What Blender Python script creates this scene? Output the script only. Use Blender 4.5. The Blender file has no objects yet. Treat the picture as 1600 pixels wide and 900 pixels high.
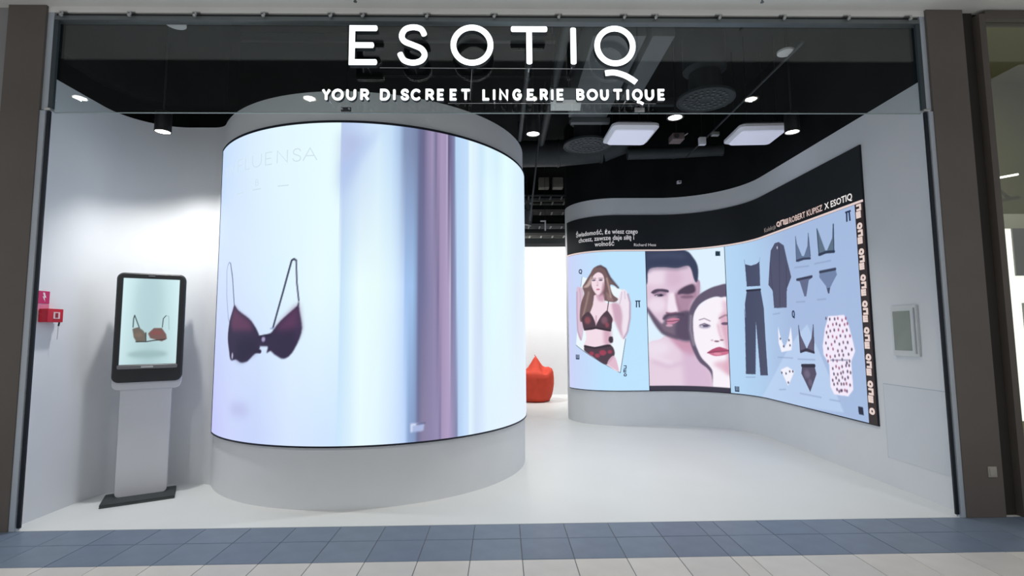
import bpy, bmesh, math, random
import numpy as np
from mathutils import Matrix, Vector

# ------------------------------------------------------------------ camera, world, light, exposure
scene = bpy.context.scene
COL = scene.collection
random.seed(7)

cam_data = bpy.data.cameras.new('camera')
cam_data.sensor_width = 36.0
cam_data.lens = 36.0 * 798.9 / 1600.0
cam_data.clip_start = 0.05
cam = bpy.data.objects.new('camera', cam_data)
COL.objects.link(cam)
PITCH, YAW, ROLL = 0.0867, 0.0202, -0.0074
_f = Vector((math.sin(YAW) * math.cos(PITCH), math.cos(YAW) * math.cos(PITCH), math.sin(PITCH)))
_r = Vector((math.cos(YAW), -math.sin(YAW), 0.0))
_u = _r.cross(_f)
_r2 = _r * math.cos(ROLL) + _u * math.sin(ROLL)
_u2 = -_r * math.sin(ROLL) + _u * math.cos(ROLL)
cam.matrix_world = Matrix(((_r2.x, _u2.x, -_f.x, 0.0), (_r2.y, _u2.y, -_f.y, -4.0011),
                           (_r2.z, _u2.z, -_f.z, 1.4403), (0, 0, 0, 1)))
scene.camera = cam

world = bpy.data.worlds.new('world')
scene.world = world
world.use_nodes = True
world.node_tree.nodes['Background'].inputs['Color'].default_value = (0.92, 0.94, 1.0, 1)
world.node_tree.nodes['Background'].inputs['Strength'].default_value = 0.41

vs = scene.view_settings
vs.view_transform = 'Standard'
vs.look = 'None'
vs.gamma = 1.0
vs.use_curve_mapping = False
vs.exposure = 0.0


def spot(name, loc, target, watts, angle, blend=1.0, size=0.05, color=(1, 0.985, 0.96)):
    d = bpy.data.lights.new(name, 'SPOT')
    d.energy = watts
    d.spot_size = math.radians(angle)
    d.spot_blend = blend
    d.shadow_soft_size = size
    d.color = color
    o = bpy.data.objects.new(name, d)
    COL.objects.link(o)
    o.location = loc
    o.rotation_euler = (Vector(target) - Vector(loc)).to_track_quat('-Z', 'Y').to_euler()
    return o


# the lamps of the shop, the last three added out of sight: (place of the lamp's opening, aim, watts, cone)
LAMPS = [
    ((-3.06, 0.55, 3.27), (-2.98, 0.98, 0.0), 135, 104),      # over the kiosk
    ((0.31, 0.76, 3.335), (0.6, 1.3, 0.0), 110, 124),         # right of the drum
    ((2.80, 0.71, 3.335), (2.2, 1.2, 0.0), 36, 100),          # beside the right wall
    ((1.87, 1.27, 3.72), (1.5, 1.9, 0.0), 115, 124),           # high round lamp
    ((0.30, 4.4, 3.60), (0.35, 4.6, 0.0), 160, 130),          # added unseen behind the drum to brighten the back area
    ((-0.30, 6.3, 3.30), (0.9, 8.0, 1.9), 300, 150),          # added unseen left of the back gap to whiten the back wall
    ((2.20, 6.6, 3.30), (1.0, 8.0, 1.9), 300, 150),           # added unseen behind the wave wall, also for the back wall
]

# ------------------------------------------------------------------ helpers
MATS = {}


def lin(c):
    c = np.asarray(c, dtype=float) / 255.0
    return np.where(c <= 0.04045, c / 12.92, ((c + 0.055) / 1.055) ** 2.4)


def mat(name, rgb=None, rough=0.6, metal=0.0, spec=0.4, noise=None, bump=None, emit=None, estr=1.0, attr=False, coat=0.0):
    """procedural principled material; rgb is sRGB 0-255; noise=(scale, amount); bump=(scale, strength)"""
    if name in MATS:
        return MATS[name]
    m = bpy.data.materials.new(name)
    m.use_nodes = True
    nt = m.node_tree
    b = nt.nodes['Principled BSDF']
    b.inputs['Roughness'].default_value = rough
    b.inputs['Metallic'].default_value = metal
    b.inputs['Specular IOR Level'].default_value = spec
    b.inputs['Coat Weight'].default_value = coat
    tc = nt.nodes.new('ShaderNodeTexCoord')
    if rgb is not None:
        c = lin(rgb)
        if noise:
            n = nt.nodes.new('ShaderNodeTexNoise')
            n.inputs['Scale'].default_value = noise[0]
            n.inputs['Detail'].default_value = 5
            nt.links.new(tc.outputs['Object'], n.inputs['Vector'])
            r = nt.nodes.new('ShaderNodeValToRGB')
            r.color_ramp.elements[0].position = 0.3
            r.color_ramp.elements[1].position = 0.7
            lo = np.clip(c * (1 - noise[1]), 0, 1)
            hi = np.clip(c * (1 + noise[1]), 0, 1)
            r.color_ramp.elements[0].color = (*lo, 1)
            r.color_ramp.elements[1].color = (*hi, 1)
            nt.links.new(n.outputs['Fac'], r.inputs['Fac'])
            nt.links.new(r.outputs['Color'], b.inputs['Base Color'])
        else:
            b.inputs['Base Color'].default_value = (*c, 1)
    if bump:
        n2 = nt.nodes.new('ShaderNodeTexNoise')
        n2.inputs['Scale'].default_value = bump[0]
        n2.inputs['Detail'].default_value = 3
        nt.links.new(tc.outputs['Object'], n2.inputs['Vector'])
        bp = nt.nodes.new('ShaderNodeBump')
        bp.inputs['Strength'].default_value = bump[1]
        bp.inputs['Distance'].default_value = 0.002
        nt.links.new(n2.outputs['Fac'], bp.inputs['Height'])
        nt.links.new(bp.outputs['Normal'], b.inputs['Normal'])
    if emit is not None:
        b.inputs['Emission Color'].default_value = (*lin(emit), 1)
        b.inputs['Emission Strength'].default_value = estr
    if attr:
        a = nt.nodes.new('ShaderNodeAttribute')
        a.attribute_name = 'picture'
        nt.links.new(a.outputs['Color'], b.inputs['Emission Color'])
        b.inputs['Emission Strength'].default_value = estr
        b.inputs['Base Color'].default_value = (0.006, 0.006, 0.007, 1)
        m.cycles.emission_sampling = 'NONE'
    MATS[name] = m
    return m


def link(o, parent=None):
    COL.objects.link(o)
    if parent is not None:
        o.parent = parent
    return o


def mesh_obj(name, verts, faces, m, parent=None, smooth=False):
    me = bpy.data.meshes.new(name)
    me.from_pydata([tuple(v) for v in verts], [], [tuple(f) for f in faces])
    me.validate()
    me.materials.append(m)
    if smooth:
        me.shade_smooth()
    return link(bpy.data.objects.new(name, me), parent)


def bm_obj(name, bm, m, parent=None, smooth=None):
    bmesh.ops.recalc_face_normals(bm, faces=bm.faces[:])
    me = bpy.data.meshes.new(name)
    bm.to_mesh(me)
    bm.free()
    me.materials.append(m)
    if smooth is not None:
        me.shade_smooth()
        try:
            me.set_sharp_from_angle(angle=math.radians(smooth))
        except Exception:
            pass
    return link(bpy.data.objects.new(name, me), parent)


def add_box(bm, x0, x1, y0, y1, z0, z1, bevel=0.0, seg=2):
    r = bmesh.ops.create_cube(bm, size=1.0)
    for v in r['verts']:
        v.co = Vector(((x0 + x1) / 2 + v.co.x * (x1 - x0), (y0 + y1) / 2 + v.co.y * (y1 - y0), (z0 + z1) / 2 + v.co.z * (z1 - z0)))
    if bevel > 0:
        es = list({e for v in r['verts'] for e in v.link_edges})
        bmesh.ops.bevel(bm, geom=es, offset=bevel, segments=seg, profile=0.7, affect='EDGES')


def box(name, x0, x1, y0, y1, z0, z1, m, parent=None, bevel=0.0, seg=2):
    bm = bmesh.new()
    add_box(bm, x0, x1, y0, y1, z0, z1, bevel, seg)
    return bm_obj(name, bm, m, parent, smooth=35 if bevel else None)


def add_tube(bm, a, b, r, n=12, r2=None):
    a, b = Vector(a), Vector(b)
    d = b - a
    mx = Matrix.Translation((a + b) / 2) @ d.to_track_quat('Z', 'Y').to_matrix().to_4x4()
    bmesh.ops.create_cone(bm, cap_ends=True, cap_tris=False, segments=n, radius1=r, radius2=r if r2 is None else r2, depth=d.length, matrix=mx)


def tube(name, a, b, r, m, parent=None, n=12, r2=None):
    bm = bmesh.new()
    add_tube(bm, a, b, r, n, r2)
    return bm_obj(name, bm, m, parent, smooth=40)


def lathe(name, prof, m, parent=None, n=40, loc=(0, 0, 0)):
    """prof: list of (r, z); closed ends where r = 0"""
    V, F = [], []
    for r, z in prof:
        for k in range(n):
            a = 2 * math.pi * k / n
            V.append((loc[0] + r * math.cos(a), loc[1] + r * math.sin(a), loc[2] + z))
    for i in range(len(prof) - 1):
        for k in range(n):
            k2 = (k + 1) % n
            F.append((i * n + k, i * n + k2, (i + 1) * n + k2, (i + 1) * n + k))
    bm = bmesh.new()
    vs_ = [bm.verts.new(v) for v in V]
    for f in F:
        bm.faces.new([vs_[i] for i in f])
    bmesh.ops.remove_doubles(bm, verts=bm.verts[:], dist=1e-5)
    return bm_obj(name, bm, m, parent, smooth=40)


def strip_wall(name, inner, outer, z0, z1, m, parent=None, smooth=True):
    """a wall of real thickness that follows a plan line (inner face) with its outer face"""
    n = len(inner)
    V = []
    for p, q in zip(inner, outer):
        V += [(p[0], p[1], z0), (p[0], p[1], z1), (q[0], q[1], z1), (q[0], q[1], z0)]
    F = []
    for i in range(n - 1):
        a, b = 4 * i, 4 * i + 4
        F += [(a, b, b + 1, a + 1), (a + 1, b + 1, b + 2, a + 2), (a + 2, b + 2, b + 3, a + 3), (a + 3, b + 3, b, a)]
    F += [(0, 1, 2, 3), (4 * n - 4, 4 * n - 1, 4 * n - 2, 4 * n - 3)]
    bm = bmesh.new()
    vs_ = [bm.verts.new(v) for v in V]
    for f in F:
        bm.faces.new([vs_[i] for i in f])
    return bm_obj(name, bm, m, parent, smooth=40 if smooth else None)


def tag(o, label, cat, group=None, kind=None):
    o['label'] = label
    o['category'] = cat
    if group:
        o['group'] = group
    if kind:
        o['kind'] = kind
    return o


def thing(name, label, cat, loc=(0, 0, 0), rz=0.0, group=None, kind=None):
    o = bpy.data.objects.new(name, None)
    o.empty_display_size = 0.1
    COL.objects.link(o)
    o.location = loc
    o.rotation_euler = (0, 0, rz)
    return tag(o, label, cat, group, kind)


def struct(o, label, cat):
    return tag(o, label, cat, kind='structure')


def copy_tree(o, parent=None):
    c = o.copy()
    COL.objects.link(c)
    c.parent = parent
    for ch in list(o.children):
        copy_tree(ch, c)
    return c


# ------------------------------------------------------------------ plan curves of the place
XW, R1, YF, R2, XL = 3.6, 1.1, 3.97, 0.75, 1.11
SA = YF - R1
SB = SA + R1 * math.pi / 2
SC = SB + (XW - R1 - XL - R2)
SD = SC + R2 * math.pi


def s_point(s, off=0.0):
    """point on the right-hand wave wall; s runs along it from the shop front, off is the distance into the room"""
    if s < SA:
        return (XW - off, s)
    if s < SB:
        a = (s - SA) / R1
        return (XW - R1 + (R1 - off) * math.cos(a), YF - R1 + (R1 - off) * math.sin(a))
    if s < SC:
        return (XW - R1 - (s - SB), YF - off)
    a = min((s - SC) / R2, math.pi)
    x, y = XL + R2 - (R2 + off) * math.sin(a), YF + R2 - (R2 + off) * math.cos(a)
    if s > SD:
        x += s - SD
    return (x, y)


DX, DY, DR = -1.41, 2.0233, 1.685


def d_point(deg, r=DR):
    a = math.radians(deg)
    return (DX + r * math.cos(a), DY + r * math.sin(a))


# ------------------------------------------------------------------ painter for flat prints on the screens
class Canvas:
    def __init__(self, u0, u1, v0, v1, res, base):
        self.ss = 2
        self.nu = int(round((u1 - u0) / res)) + 1
        self.nv = int(round((v1 - v0) / res)) + 1
        self.u0, self.u1, self.v0, self.v1 = u0, u1, v0, v1
        self.px = (u1 - u0) / (self.nu - 1) / self.ss
        self.pz = (v1 - v0) / (self.nv - 1) / self.ss
        W, H = self.nu * self.ss, self.nv * self.ss
        self.U = u0 + (np.arange(W) - 0.5) * self.px
        self.V = v0 + (np.arange(H) - 0.5) * self.pz
        self.img = np.empty((H, W, 3), dtype=np.float32)
        self.img[:] = base

    def window(self, pts, pad):
        a = np.array(pts)
        i0 = int(np.searchsorted(self.U, a[:, 0].min() - pad))
        i1 = int(np.searchsorted(self.U, a[:, 0].max() + pad))
        j0 = int(np.searchsorted(self.V, a[:, 1].min() - pad))
        j1 = int(np.searchsorted(self.V, a[:, 1].max() + pad))
        return i0, i1, j0, j1

    def blur(self, m, b):
        if b <= 0:
            return m
        for ax, p in ((0, self.pz), (1, self.px)):
            k = max(1, int(b / p / 2))
            for _ in range(2):
                pad = [(0, 0), (0, 0)]
                pad[ax] = (k + 1, k)
                c = np.cumsum(np.pad(m, pad, mode='edge'), axis=ax)
                n = 2 * k + 1
                m = (c[n:] - c[:-n]) / n if ax == 0 else (c[:, n:] - c[:, :-n]) / n
        return m

    def put(self, m, win, col, alpha):
        i0, i1, j0, j1 = win
        m = (m * alpha)[..., None]
        self.img[j0:j1, i0:i1] = self.img[j0:j1, i0:i1] * (1 - m) + np.array(col, dtype=np.float32) * m

    def poly(self, pts, col, blur=0, alpha=1):
        win = self.window(pts, blur * 2 + 0.01)
        i0, i1, j0, j1 = win
        if i1 <= i0 or j1 <= j0:
            return
        X, Y = np.meshgrid(self.U[i0:i1], self.V[j0:j1])
        ins = np.zeros(X.shape, dtype=bool)
        n = len(pts)
        for k in range(n):
            x1, y1 = pts[k]
            x2, y2 = pts[(k + 1) % n]
            if y1 == y2:
                continue
            c = ((y1 > Y) != (y2 > Y)) & (X < (x2 - x1) * (Y - y1) / (y2 - y1) + x1)
            ins ^= c
        self.put(self.blur(ins.astype(np.float32), blur), win, col, alpha)

    def line(self, pts, col, w, blur=0, alpha=1):
        win = self.window(pts, w + blur * 2 + 0.01)
        i0, i1, j0, j1 = win
        if i1 <= i0 or j1 <= j0:
            return
        X, Y = np.meshgrid(self.U[i0:i1], self.V[j0:j1])
        d = np.full(X.shape, 9.0)
        for (x1, y1), (x2, y2) in zip(pts[:-1], pts[1:]):
            L = (x2 - x1) ** 2 + (y2 - y1) ** 2 + 1e-12
            t = np.clip(((X - x1) * (x2 - x1) + (Y - y1) * (y2 - y1)) / L, 0, 1)
            d = np.minimum(d, np.hypot(X - x1 - t * (x2 - x1), Y - y1 - t * (y2 - y1)))
        m = np.clip((w / 2 - d) / self.px + 0.5, 0, 1).astype(np.float32)
        self.put(self.blur(m, blur), win, col, alpha)

    def ell(self, c, col, ru, rv, blur=0, alpha=1):
        p = [(c[0] + ru * math.cos(a), c[1] + rv * math.sin(a)) for a in np.linspace(0, 2 * math.pi, 25)[:-1]]
        self.poly(p, col, blur, alpha)

    def art(self, ops, fu=lambda u: u):
        for o in ops:
            pts = [(fu(u), v) for u, v in o[4]]
            if o[0] == 's':
                ring_ = pts[-2:] + pts + pts[:2]
                sm_ = smooth_path(ring_, 5)
                self.poly(sm_[5 * 2:-5 * 2], o[1], o[2], o[3])
            elif o[0] == 'p':
                self.poly(pts, o[1], o[2], o[3])
            elif o[0] == 'l':
                self.line(pts, o[1], o[5], o[2], o[3])
            else:
                self.ell(pts[0], o[1], o[5][0], o[5][1], o[2], o[3])

    def colours(self):
        H, W = self.img.shape[:2]
        a = self.img.reshape(self.nv, self.ss, self.nu, self.ss, 3).mean(axis=(1, 3))
        return lin(np.clip(a, 0, 255))


def screen_mesh(name, cv, place, m, parent=None, flip=False):
    """dense sheet whose picture is the canvas; place(u, v) gives the world point"""
    us = np.linspace(cv.u0, cv.u1, cv.nu)
    vs_ = np.linspace(cv.v0, cv.v1, cv.nv)
    base = np.array([place(u) for u in us])                       # (nu, 2)
    co = np.empty((cv.nv, cv.nu, 3), dtype=np.float32)
    co[:, :, 0] = base[None, :, 0]
    co[:, :, 1] = base[None, :, 1]
    co[:, :, 2] = vs_[:, None]
    idx = np.arange(cv.nv * cv.nu).reshape(cv.nv, cv.nu)
    q = np.stack([idx[:-1, :-1], idx[:-1, 1:], idx[1:, 1:], idx[1:, :-1]], axis=-1).reshape(-1, 4)
    if flip:
        q = q[:, ::-1]
    me = bpy.data.meshes.new(name)
    me.vertices.add(cv.nv * cv.nu)
    me.vertices.foreach_set('co', co.ravel())
    me.loops.add(q.size)
    me.loops.foreach_set('vertex_index', np.ascontiguousarray(q).ravel().astype(np.int32))
    me.polygons.add(len(q))
    me.polygons.foreach_set('loop_start', (np.arange(len(q)) * 4).astype(np.int32))
    me.update(calc_edges=True)
    at = me.attributes.new('picture', 'FLOAT_COLOR', 'POINT')
    rgba = np.ones((cv.nv, cv.nu, 4), dtype=np.float32)
    rgba[:, :, :3] = cv.colours()
    at.data.foreach_set('color', rgba.ravel())
    me.materials.append(m)
    me.shade_smooth()
    return link(bpy.data.objects.new(name, me), parent)


# ------------------------------------------------------------------ stroke lettering
def arc(cx, cy, rx, ry, a0, a1, n=16):
    return [(cx + rx * math.cos(math.radians(a)), cy + ry * math.sin(math.radians(a))) for a in np.linspace(a0, a1, n)]


def smooth_path(p, n=6):
    out = []
    P = [p[0]] + list(p) + [p[-1]]
    for i in range(1, len(P) - 2):
        a, b, c, d = (np.array(P[i + k]) for k in (-1, 0, 1, 2))
        for t in np.linspace(0, 1, n, endpoint=False):
            out.append(tuple(0.5 * (2 * b + (c - a) * t + (2 * a - 5 * b + 4 * c - d) * t * t + (3 * b - a - 3 * c + d) * t ** 3)))
    out.append(tuple(p[-1]))
    return out


GLYPH = {
    'E': [([(1, 1), (0, 1), (0, 0), (1, 0)], 0), ([(0, .5), (.86, .5)], 0)],
    'S': [(smooth_path([(.95, .79), (.82, .945), (.52, 1), (.2, .94), (.06, .76), (.17, .6), (.5, .5), (.84, .39), (.97, .22), (.83, .06), (.5, 0), (.16, .07), (.0, .25)]), 0)],
    'O': [(arc(.5, .5, .5, .5, 0, 360, 49)[:-1], 1)],
    'T': [([(0, 1), (1, 1)], 0), ([(.5, 1), (.5, 0)], 0)],
    'I': [([(.5, 1), (.5, 0)], 0)],
    'Q': [(arc(.5, .5, .5, .5, 0, 360, 49)[:-1], 1)],
    'Y': [([(0, 1), (.5, .48), (1, 1)], 0), ([(.5, .48), (.5, 0)], 0)],
    'U': [([(0, 1)] + arc(.5, .45, .5, .45, 180, 360) + [(1, 1)], 0)],
    'R': [([(0, 0), (0, 1), (.5, 1)] + arc(.55, .73, .4, .27, 90, -90, 10) + [(0, .46)], 0), ([(.5, .46), (1, 0)], 0)],
    'D': [([(0, 0), (0, 1), (.4, 1)] + arc(.45, .5, .55, .5, 90, -90) + [(0, 0)], 0)],
    'C': [(arc(.52, .5, .52, .5, 42, 318, 24), 0)],
    'L': [([(0, 1), (0, 0), (1, 0)], 0)],
    'N': [([(0, 0), (0, 1), (1, 0), (1, 1)], 0)],
    'G': [(arc(.52, .5, .52, .5, 42, 345, 24) + [(1, .48), (.6, .48)], 0)],
    'B': [([(0, 0), (0, 1), (.5, 1)] + arc(.5, .76, .42, .24, 90, -90, 10) + [(0, .52)], 0), ([(.5, .52)] + arc(.5, .26, .5, .26, 90, -90, 10) + [(0, 0)], 0)],
    'F': [([(1, 1), (0, 1), (0, 0)], 0), ([(0, .5), (.86, .5)], 0)],
    'A': [([(0, 0), (.5, 1), (1, 0)], 0), ([(.2, .38), (.8, .38)], 0)],
    'P_': [([(0, 0), (0, 1), (1, 1), (1, 0)], 0)],                                           # the Cyrillic gate
    'W_': [([(0, 1), (0, 0), (1, 0), (1, 1)], 0), ([(.5, 0), (.5, 1)], 0)],                   # the Cyrillic comb
    'Q_': [(arc(.5, .55, .5, .45, 0, 360, 33)[:-1], 1), ([(.55, .22), (.95, -.06)], 0)],
}


def ribbon(path, hw, closed):
    """left and right edge of a stroke with mitred bends"""
    P = [np.array(p, dtype=float) for p in path]
    n = len(P)
    L, R = [], []
    for i in range(n):
        a = P[i - 1] if (i > 0 or closed) else None
        b = P[(i + 1) % n] if (i < n - 1 or closed) else None
        d1 = (P[i] - a) / (np.linalg.norm(P[i] - a) + 1e-12) if a is not None else None
        d2 = (b - P[i]) / (np.linalg.norm(b - P[i]) + 1e-12) if b is not None else None
        if d1 is None:
            d1 = d2
        if d2 is None:
            d2 = d1
        n1, n2 = np.array((-d1[1], d1[0])), np.array((-d2[1], d2[0]))
        m = n1 + n2
        m = m / (np.linalg.norm(m) + 1e-12)
        k = hw / max(0.62, float(m @ n1))
        L.append(P[i] + m * k)
        R.append(P[i] - m * k)
    return L, R


def stroke_solid(bm, path, hw, closed, place, front, back, rounded=True):
    """a stroke as a closed solid: place(x, z, depth) -> world"""
    path = [path[0]] + [b for a, b in zip(path[:-1], path[1:]) if math.hypot(a[0] - b[0], a[1] - b[1]) > 1e-6]
    L, R = ribbon(path, hw, closed)
    n = len(L)
    rows = []
    for i in range(n):
        rows.append([bm.verts.new(place(L[i][0], L[i][1], front)), bm.verts.new(place(R[i][0], R[i][1], front)),
                     bm.verts.new(place(R[i][0], R[i][1], back)), bm.verts.new(place(L[i][0], L[i][1], back))])
    rng = range(n) if closed else range(n - 1)
    for i in rng:
        a, b = rows[i], rows[(i + 1) % n]
        for k in range(4):
            k2 = (k + 1) % 4
            bm.faces.new((a[k], b[k], b[k2], a[k2]))
    if not closed:
        bm.faces.new(rows[0][::-1])
        bm.faces.new(rows[-1])
        if rounded:
            for end, nxt in ((np.array(path[0], float), np.array(path[1], float)), (np.array(path[-1], float), np.array(path[-2], float))):
                d = (end - nxt) / np.linalg.norm(end - nxt)
                e = np.array((-d[1], d[0]))
                fr, bk = [], []
                for a in np.linspace(-90, 90, 7):
                    v = end + hw * (d * math.cos(math.radians(a)) * 0.55 + e * math.sin(math.radians(a)))
                    fr.append(bm.verts.new(place(v[0], v[1], front)))
                    bk.append(bm.verts.new(place(v[0], v[1], back)))
                bm.faces.new(fr)
                bm.faces.new(bk[::-1])
                for k in range(6):
                    bm.faces.new((fr[k], fr[k + 1], bk[k + 1], bk[k]))
                bm.faces.new((fr[-1], fr[0], bk[0], bk[-1]))


def glyph_mesh(bm, ch, x0, x1, z0, z1, hw, place, front, back, rounded=True):
    if ch == 'I':
        xm = (x0 + x1) / 2
        paths = [([(xm, z1 - hw), (xm, z0 + hw)], 0)]
    else:
        paths = []
        for p, c in GLYPH[ch]:
            paths.append(([(x0 + hw + u * (x1 - x0 - 2 * hw), z0 + hw + v * (z1 - z0 - 2 * hw)) for u, v in p], c))
    for p, c in paths:
        stroke_solid(bm, p, hw, bool(c), place, front, back, rounded)


def text_data(s, size, bold=0.0, align='LEFT'):
    """outline of a line of type, flat: vertices (x, y) and faces"""
    cu = bpy.data.curves.new('type', 'FONT')
    cu.body = s
    cu.size = size
    cu.align_x = align
    cu.offset = bold
    cu.resolution_u = 2
    ob = bpy.data.objects.new('type', cu)
    COL.objects.link(ob)
    dg = bpy.context.evaluated_depsgraph_get()
    me = bpy.data.meshes.new_from_object(ob.evaluated_get(dg))
    V = [tuple(v.co[:2]) for v in me.vertices]
    F = [tuple(p.vertices) for p in me.polygons]
    bpy.data.objects.remove(ob)
    bpy.data.curves.remove(cu)
    bpy.data.meshes.remove(me)
    return V, F


def type_on(name, s, size, place, m, parent, width=None, bold=0.0):
    """line of type laid on a surface: place(x, y) -> world; width stretches it to a measured length"""
    V, F = text_data(s, size, bold)
    xs = [v[0] for v in V]
    lo, hi = min(xs), max(xs)
    k = width / (hi - lo) if width else 1.0
    return mesh_obj(name, [place((x - lo) * k, y) for x, y in V], F, m, parent)


# ---- printed pictures, laid out in metres on each screen: (shape, sRGB, blur, alpha, outline, size)
MODEL_ART = [
 ('p',(236,248,254),0,1,[(5.849,2.33),(5.229,2.102),(5.085,1.901),(5.172,1.341),(5.272,0.806),(6.009,1.229)]),
 ('l',(70,80,100),0,1,[(6.009,1.229),(5.272,0.806),(5.177,1.328)],0.008),
 ('l',(90,100,120),0,1,[(5.849,2.33),(5.876,2.173)],0.007),
 ('s',(218,192,212),0.012,1,[(5.973,2.127),(5.91,2.162),(5.835,2.125),(5.833,1.945),(5.869,1.762),(5.843,1.5),(5.887,1.304),(5.955,1.396),(5.986,1.634)]),
 ('l',(176,142,168),0.018,0.7,[(5.967,2.086),(5.975,1.766),(5.961,1.448),(5.893,1.317)],0.022),
 ('l',(180,150,172),0.01,0.7,[(5.907,2.14),(5.889,2.028),(5.899,1.922)],0.012),
 ('s',(240,228,240),0.012,1,[(5.23,2.076),(5.177,2.102),(5.123,2.029),(5.091,1.888),(5.102,1.645),(5.144,1.442),(5.211,1.326),(5.259,1.392),(5.279,1.596),(5.262,1.8),(5.278,1.953)]),
 ('l',(176,146,172),0.02,0.8,[(5.123,2.024),(5.091,1.888),(5.102,1.645),(5.144,1.442),(5.203,1.336)],0.026),
 ('l',(190,166,188),0.01,0.7,[(5.217,2.056),(5.233,1.953),(5.255,1.876)],0.012),
 ('l',(190,166,188),0.01,0.6,[(5.173,2.068),(5.168,1.953)],0.012),
 ('s',(112,88,92),0.012,1,[(5.677,2.369),(5.57,2.428),(5.475,2.371),(5.442,2.188),(5.46,1.931),(5.665,1.925),(5.705,2.122)]),
 ('s',(242,220,231),0.012,1,[(5.644,2.015),(5.516,2.01),(5.456,1.892),(5.309,1.872),(5.249,1.8),(5.29,1.647),(5.378,1.571),(5.412,1.444),(5.424,1.343),(5.41,1.229),(5.354,1.039),(5.298,0.826),(5.49,0.938),(5.835,1.156),(5.791,1.343),(5.818,1.499),(5.839,1.683),(5.745,1.837),(5.66,1.898)]),
 ('s',(204,164,186),0.035,0.9,[(5.378,1.873),(5.265,1.871),(5.219,1.697),(5.234,1.494),(5.213,1.341),(5.275,1.443),(5.34,1.622)]),
 ('s',(208,162,184),0.05,0.85,[(5.51,1.471),(5.397,1.482),(5.412,1.241),(5.505,1.262)]),
 ('s',(204,160,182),0.03,0.85,[(5.618,2.027),(5.497,2.035),(5.493,1.919),(5.581,1.934)]),
 ('l',(196,150,170),0.02,0.8,[(5.617,1.69),(5.625,1.562)],0.02),
 ('s',(118,94,95),0.012,1,[(5.53,2.486),(5.635,2.458),(5.705,2.358),(5.795,2.233),(5.844,2.157),(5.815,2.05),(5.882,1.895),(5.911,1.711),(5.89,1.6),(5.778,1.655),(5.689,1.809),(5.659,1.937),(5.696,2.122),(5.679,2.278),(5.57,2.402),(5.483,2.345),(5.449,2.189),(5.465,2.034),(5.467,1.931),(5.333,1.903),(5.278,1.948),(5.343,2.006),(5.378,2.083),(5.388,2.174),(5.327,2.16),(5.254,2.112),(5.35,2.225),(5.409,2.343),(5.456,2.448)]),
 ('s',(150,120,122),0.02,0.8,[(5.462,2.06),(5.394,2.007),(5.345,1.923),(5.44,1.936)]),
 ('s',(200,174,166),0.02,0.9,[(5.672,2.335),(5.76,2.209),(5.828,2.156),(5.738,2.155),(5.68,2.238)]),
 ('l',(176,148,140),0.025,0.7,[(5.734,2.071),(5.779,1.89),(5.845,1.696)],0.03),
 ('l',(192,162,156),0.02,0.8,[(5.44,2.279),(5.402,2.084),(5.385,1.976)],0.024),
 ('l',(80,66,78),0.02,0.8,[(5.582,2.465),(5.53,2.481),(5.454,2.427),(5.393,2.29),(5.273,2.128)],0.03),
 ('s',(244,221,231),0.012,1,[(5.651,2.328),(5.571,2.381),(5.496,2.333),(5.476,2.215),(5.496,2.1),(5.54,2.037),(5.592,2.023),(5.643,2.08),(5.681,2.173),(5.679,2.265)]),
 ('s',(174,130,148),0.025,0.8,[(5.496,2.229),(5.473,2.138),(5.515,2.02),(5.564,1.996),(5.524,2.083)]),
 ('e',(92,78,100),0.008,0.95,[(5.642,2.257)],(0.032,0.013)),
 ('l',(122,96,104),0.008,0.8,[(5.673,2.288),(5.607,2.284)],0.012),
 ('e',(92,78,100),0.008,0.95,[(5.533,2.254)],(0.032,0.013)),
 ('l',(122,96,104),0.008,0.8,[(5.563,2.284),(5.5,2.281)],0.012),
 ('s',(226,196,210),0.014,0.8,[(5.592,2.247),(5.574,2.24),(5.57,2.173),(5.601,2.174)]),
 ('e',(196,150,168),0.006,0.8,[(5.588,2.171)],(0.016,0.009)),
 ('e',(196,110,134),0.006,0.95,[(5.577,2.108)],(0.03,0.012)),
 ('s',(78,60,72),0.006,1,[(5.878,1.652),(5.753,1.759),(5.671,1.678),(5.626,1.544),(5.643,1.485),(5.813,1.471),(5.849,1.526)]),
 ('s',(78,60,72),0.006,1,[(5.444,1.776),(5.546,1.676),(5.62,1.543),(5.616,1.497),(5.412,1.457),(5.378,1.571),(5.368,1.648),(5.418,1.738)]),
 ('e',(156,84,92),0.03,0.8,[(5.764,1.623)],(0.055,0.06)),
 ('e',(140,96,112),0.03,0.8,[(5.492,1.619)],(0.05,0.06)),
 ('e',(164,80,96),0.02,0.7,[(5.451,1.546)],(0.03,0.04)),
 ('l',(58,46,56),0,1,[(5.819,1.476),(5.629,1.502),(5.407,1.459)],0.03),
 ('l',(70,55,66),0,1,[(5.444,1.766),(5.421,1.909)],0.013),
 ('s',(78,62,74),0.006,1,[(5.831,1.229),(5.649,1.2),(5.417,1.241),(5.35,1.09),(5.478,0.933),(5.679,1.049),(5.839,1.151)]),
 ('e',(178,66,92),0.02,0.8,[(5.705,1.1)],(0.04,0.032)),
 ('e',(178,66,92),0.02,0.8,[(5.613,1.068)],(0.04,0.032)),
 ('e',(178,66,92),0.02,0.8,[(5.528,1.114)],(0.055,0.044000000000000004)),
 ('e',(178,66,92),0.02,0.8,[(5.419,1.128)],(0.035,0.028000000000000004)),
 ('l',(54,46,56),0,1,[(5.825,1.214),(5.649,1.187),(5.417,1.226)],0.03),
 ('s',(66,54,66),0.008,1,[(5.429,1.353),(5.399,1.368),(5.37,1.353),(5.372,1.279),(5.411,1.267),(5.435,1.307)]),
 ('s',(224,184,204),0.012,0.9,[(5.463,0.938),(5.358,1.07),(5.298,0.828)]),
]
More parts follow.
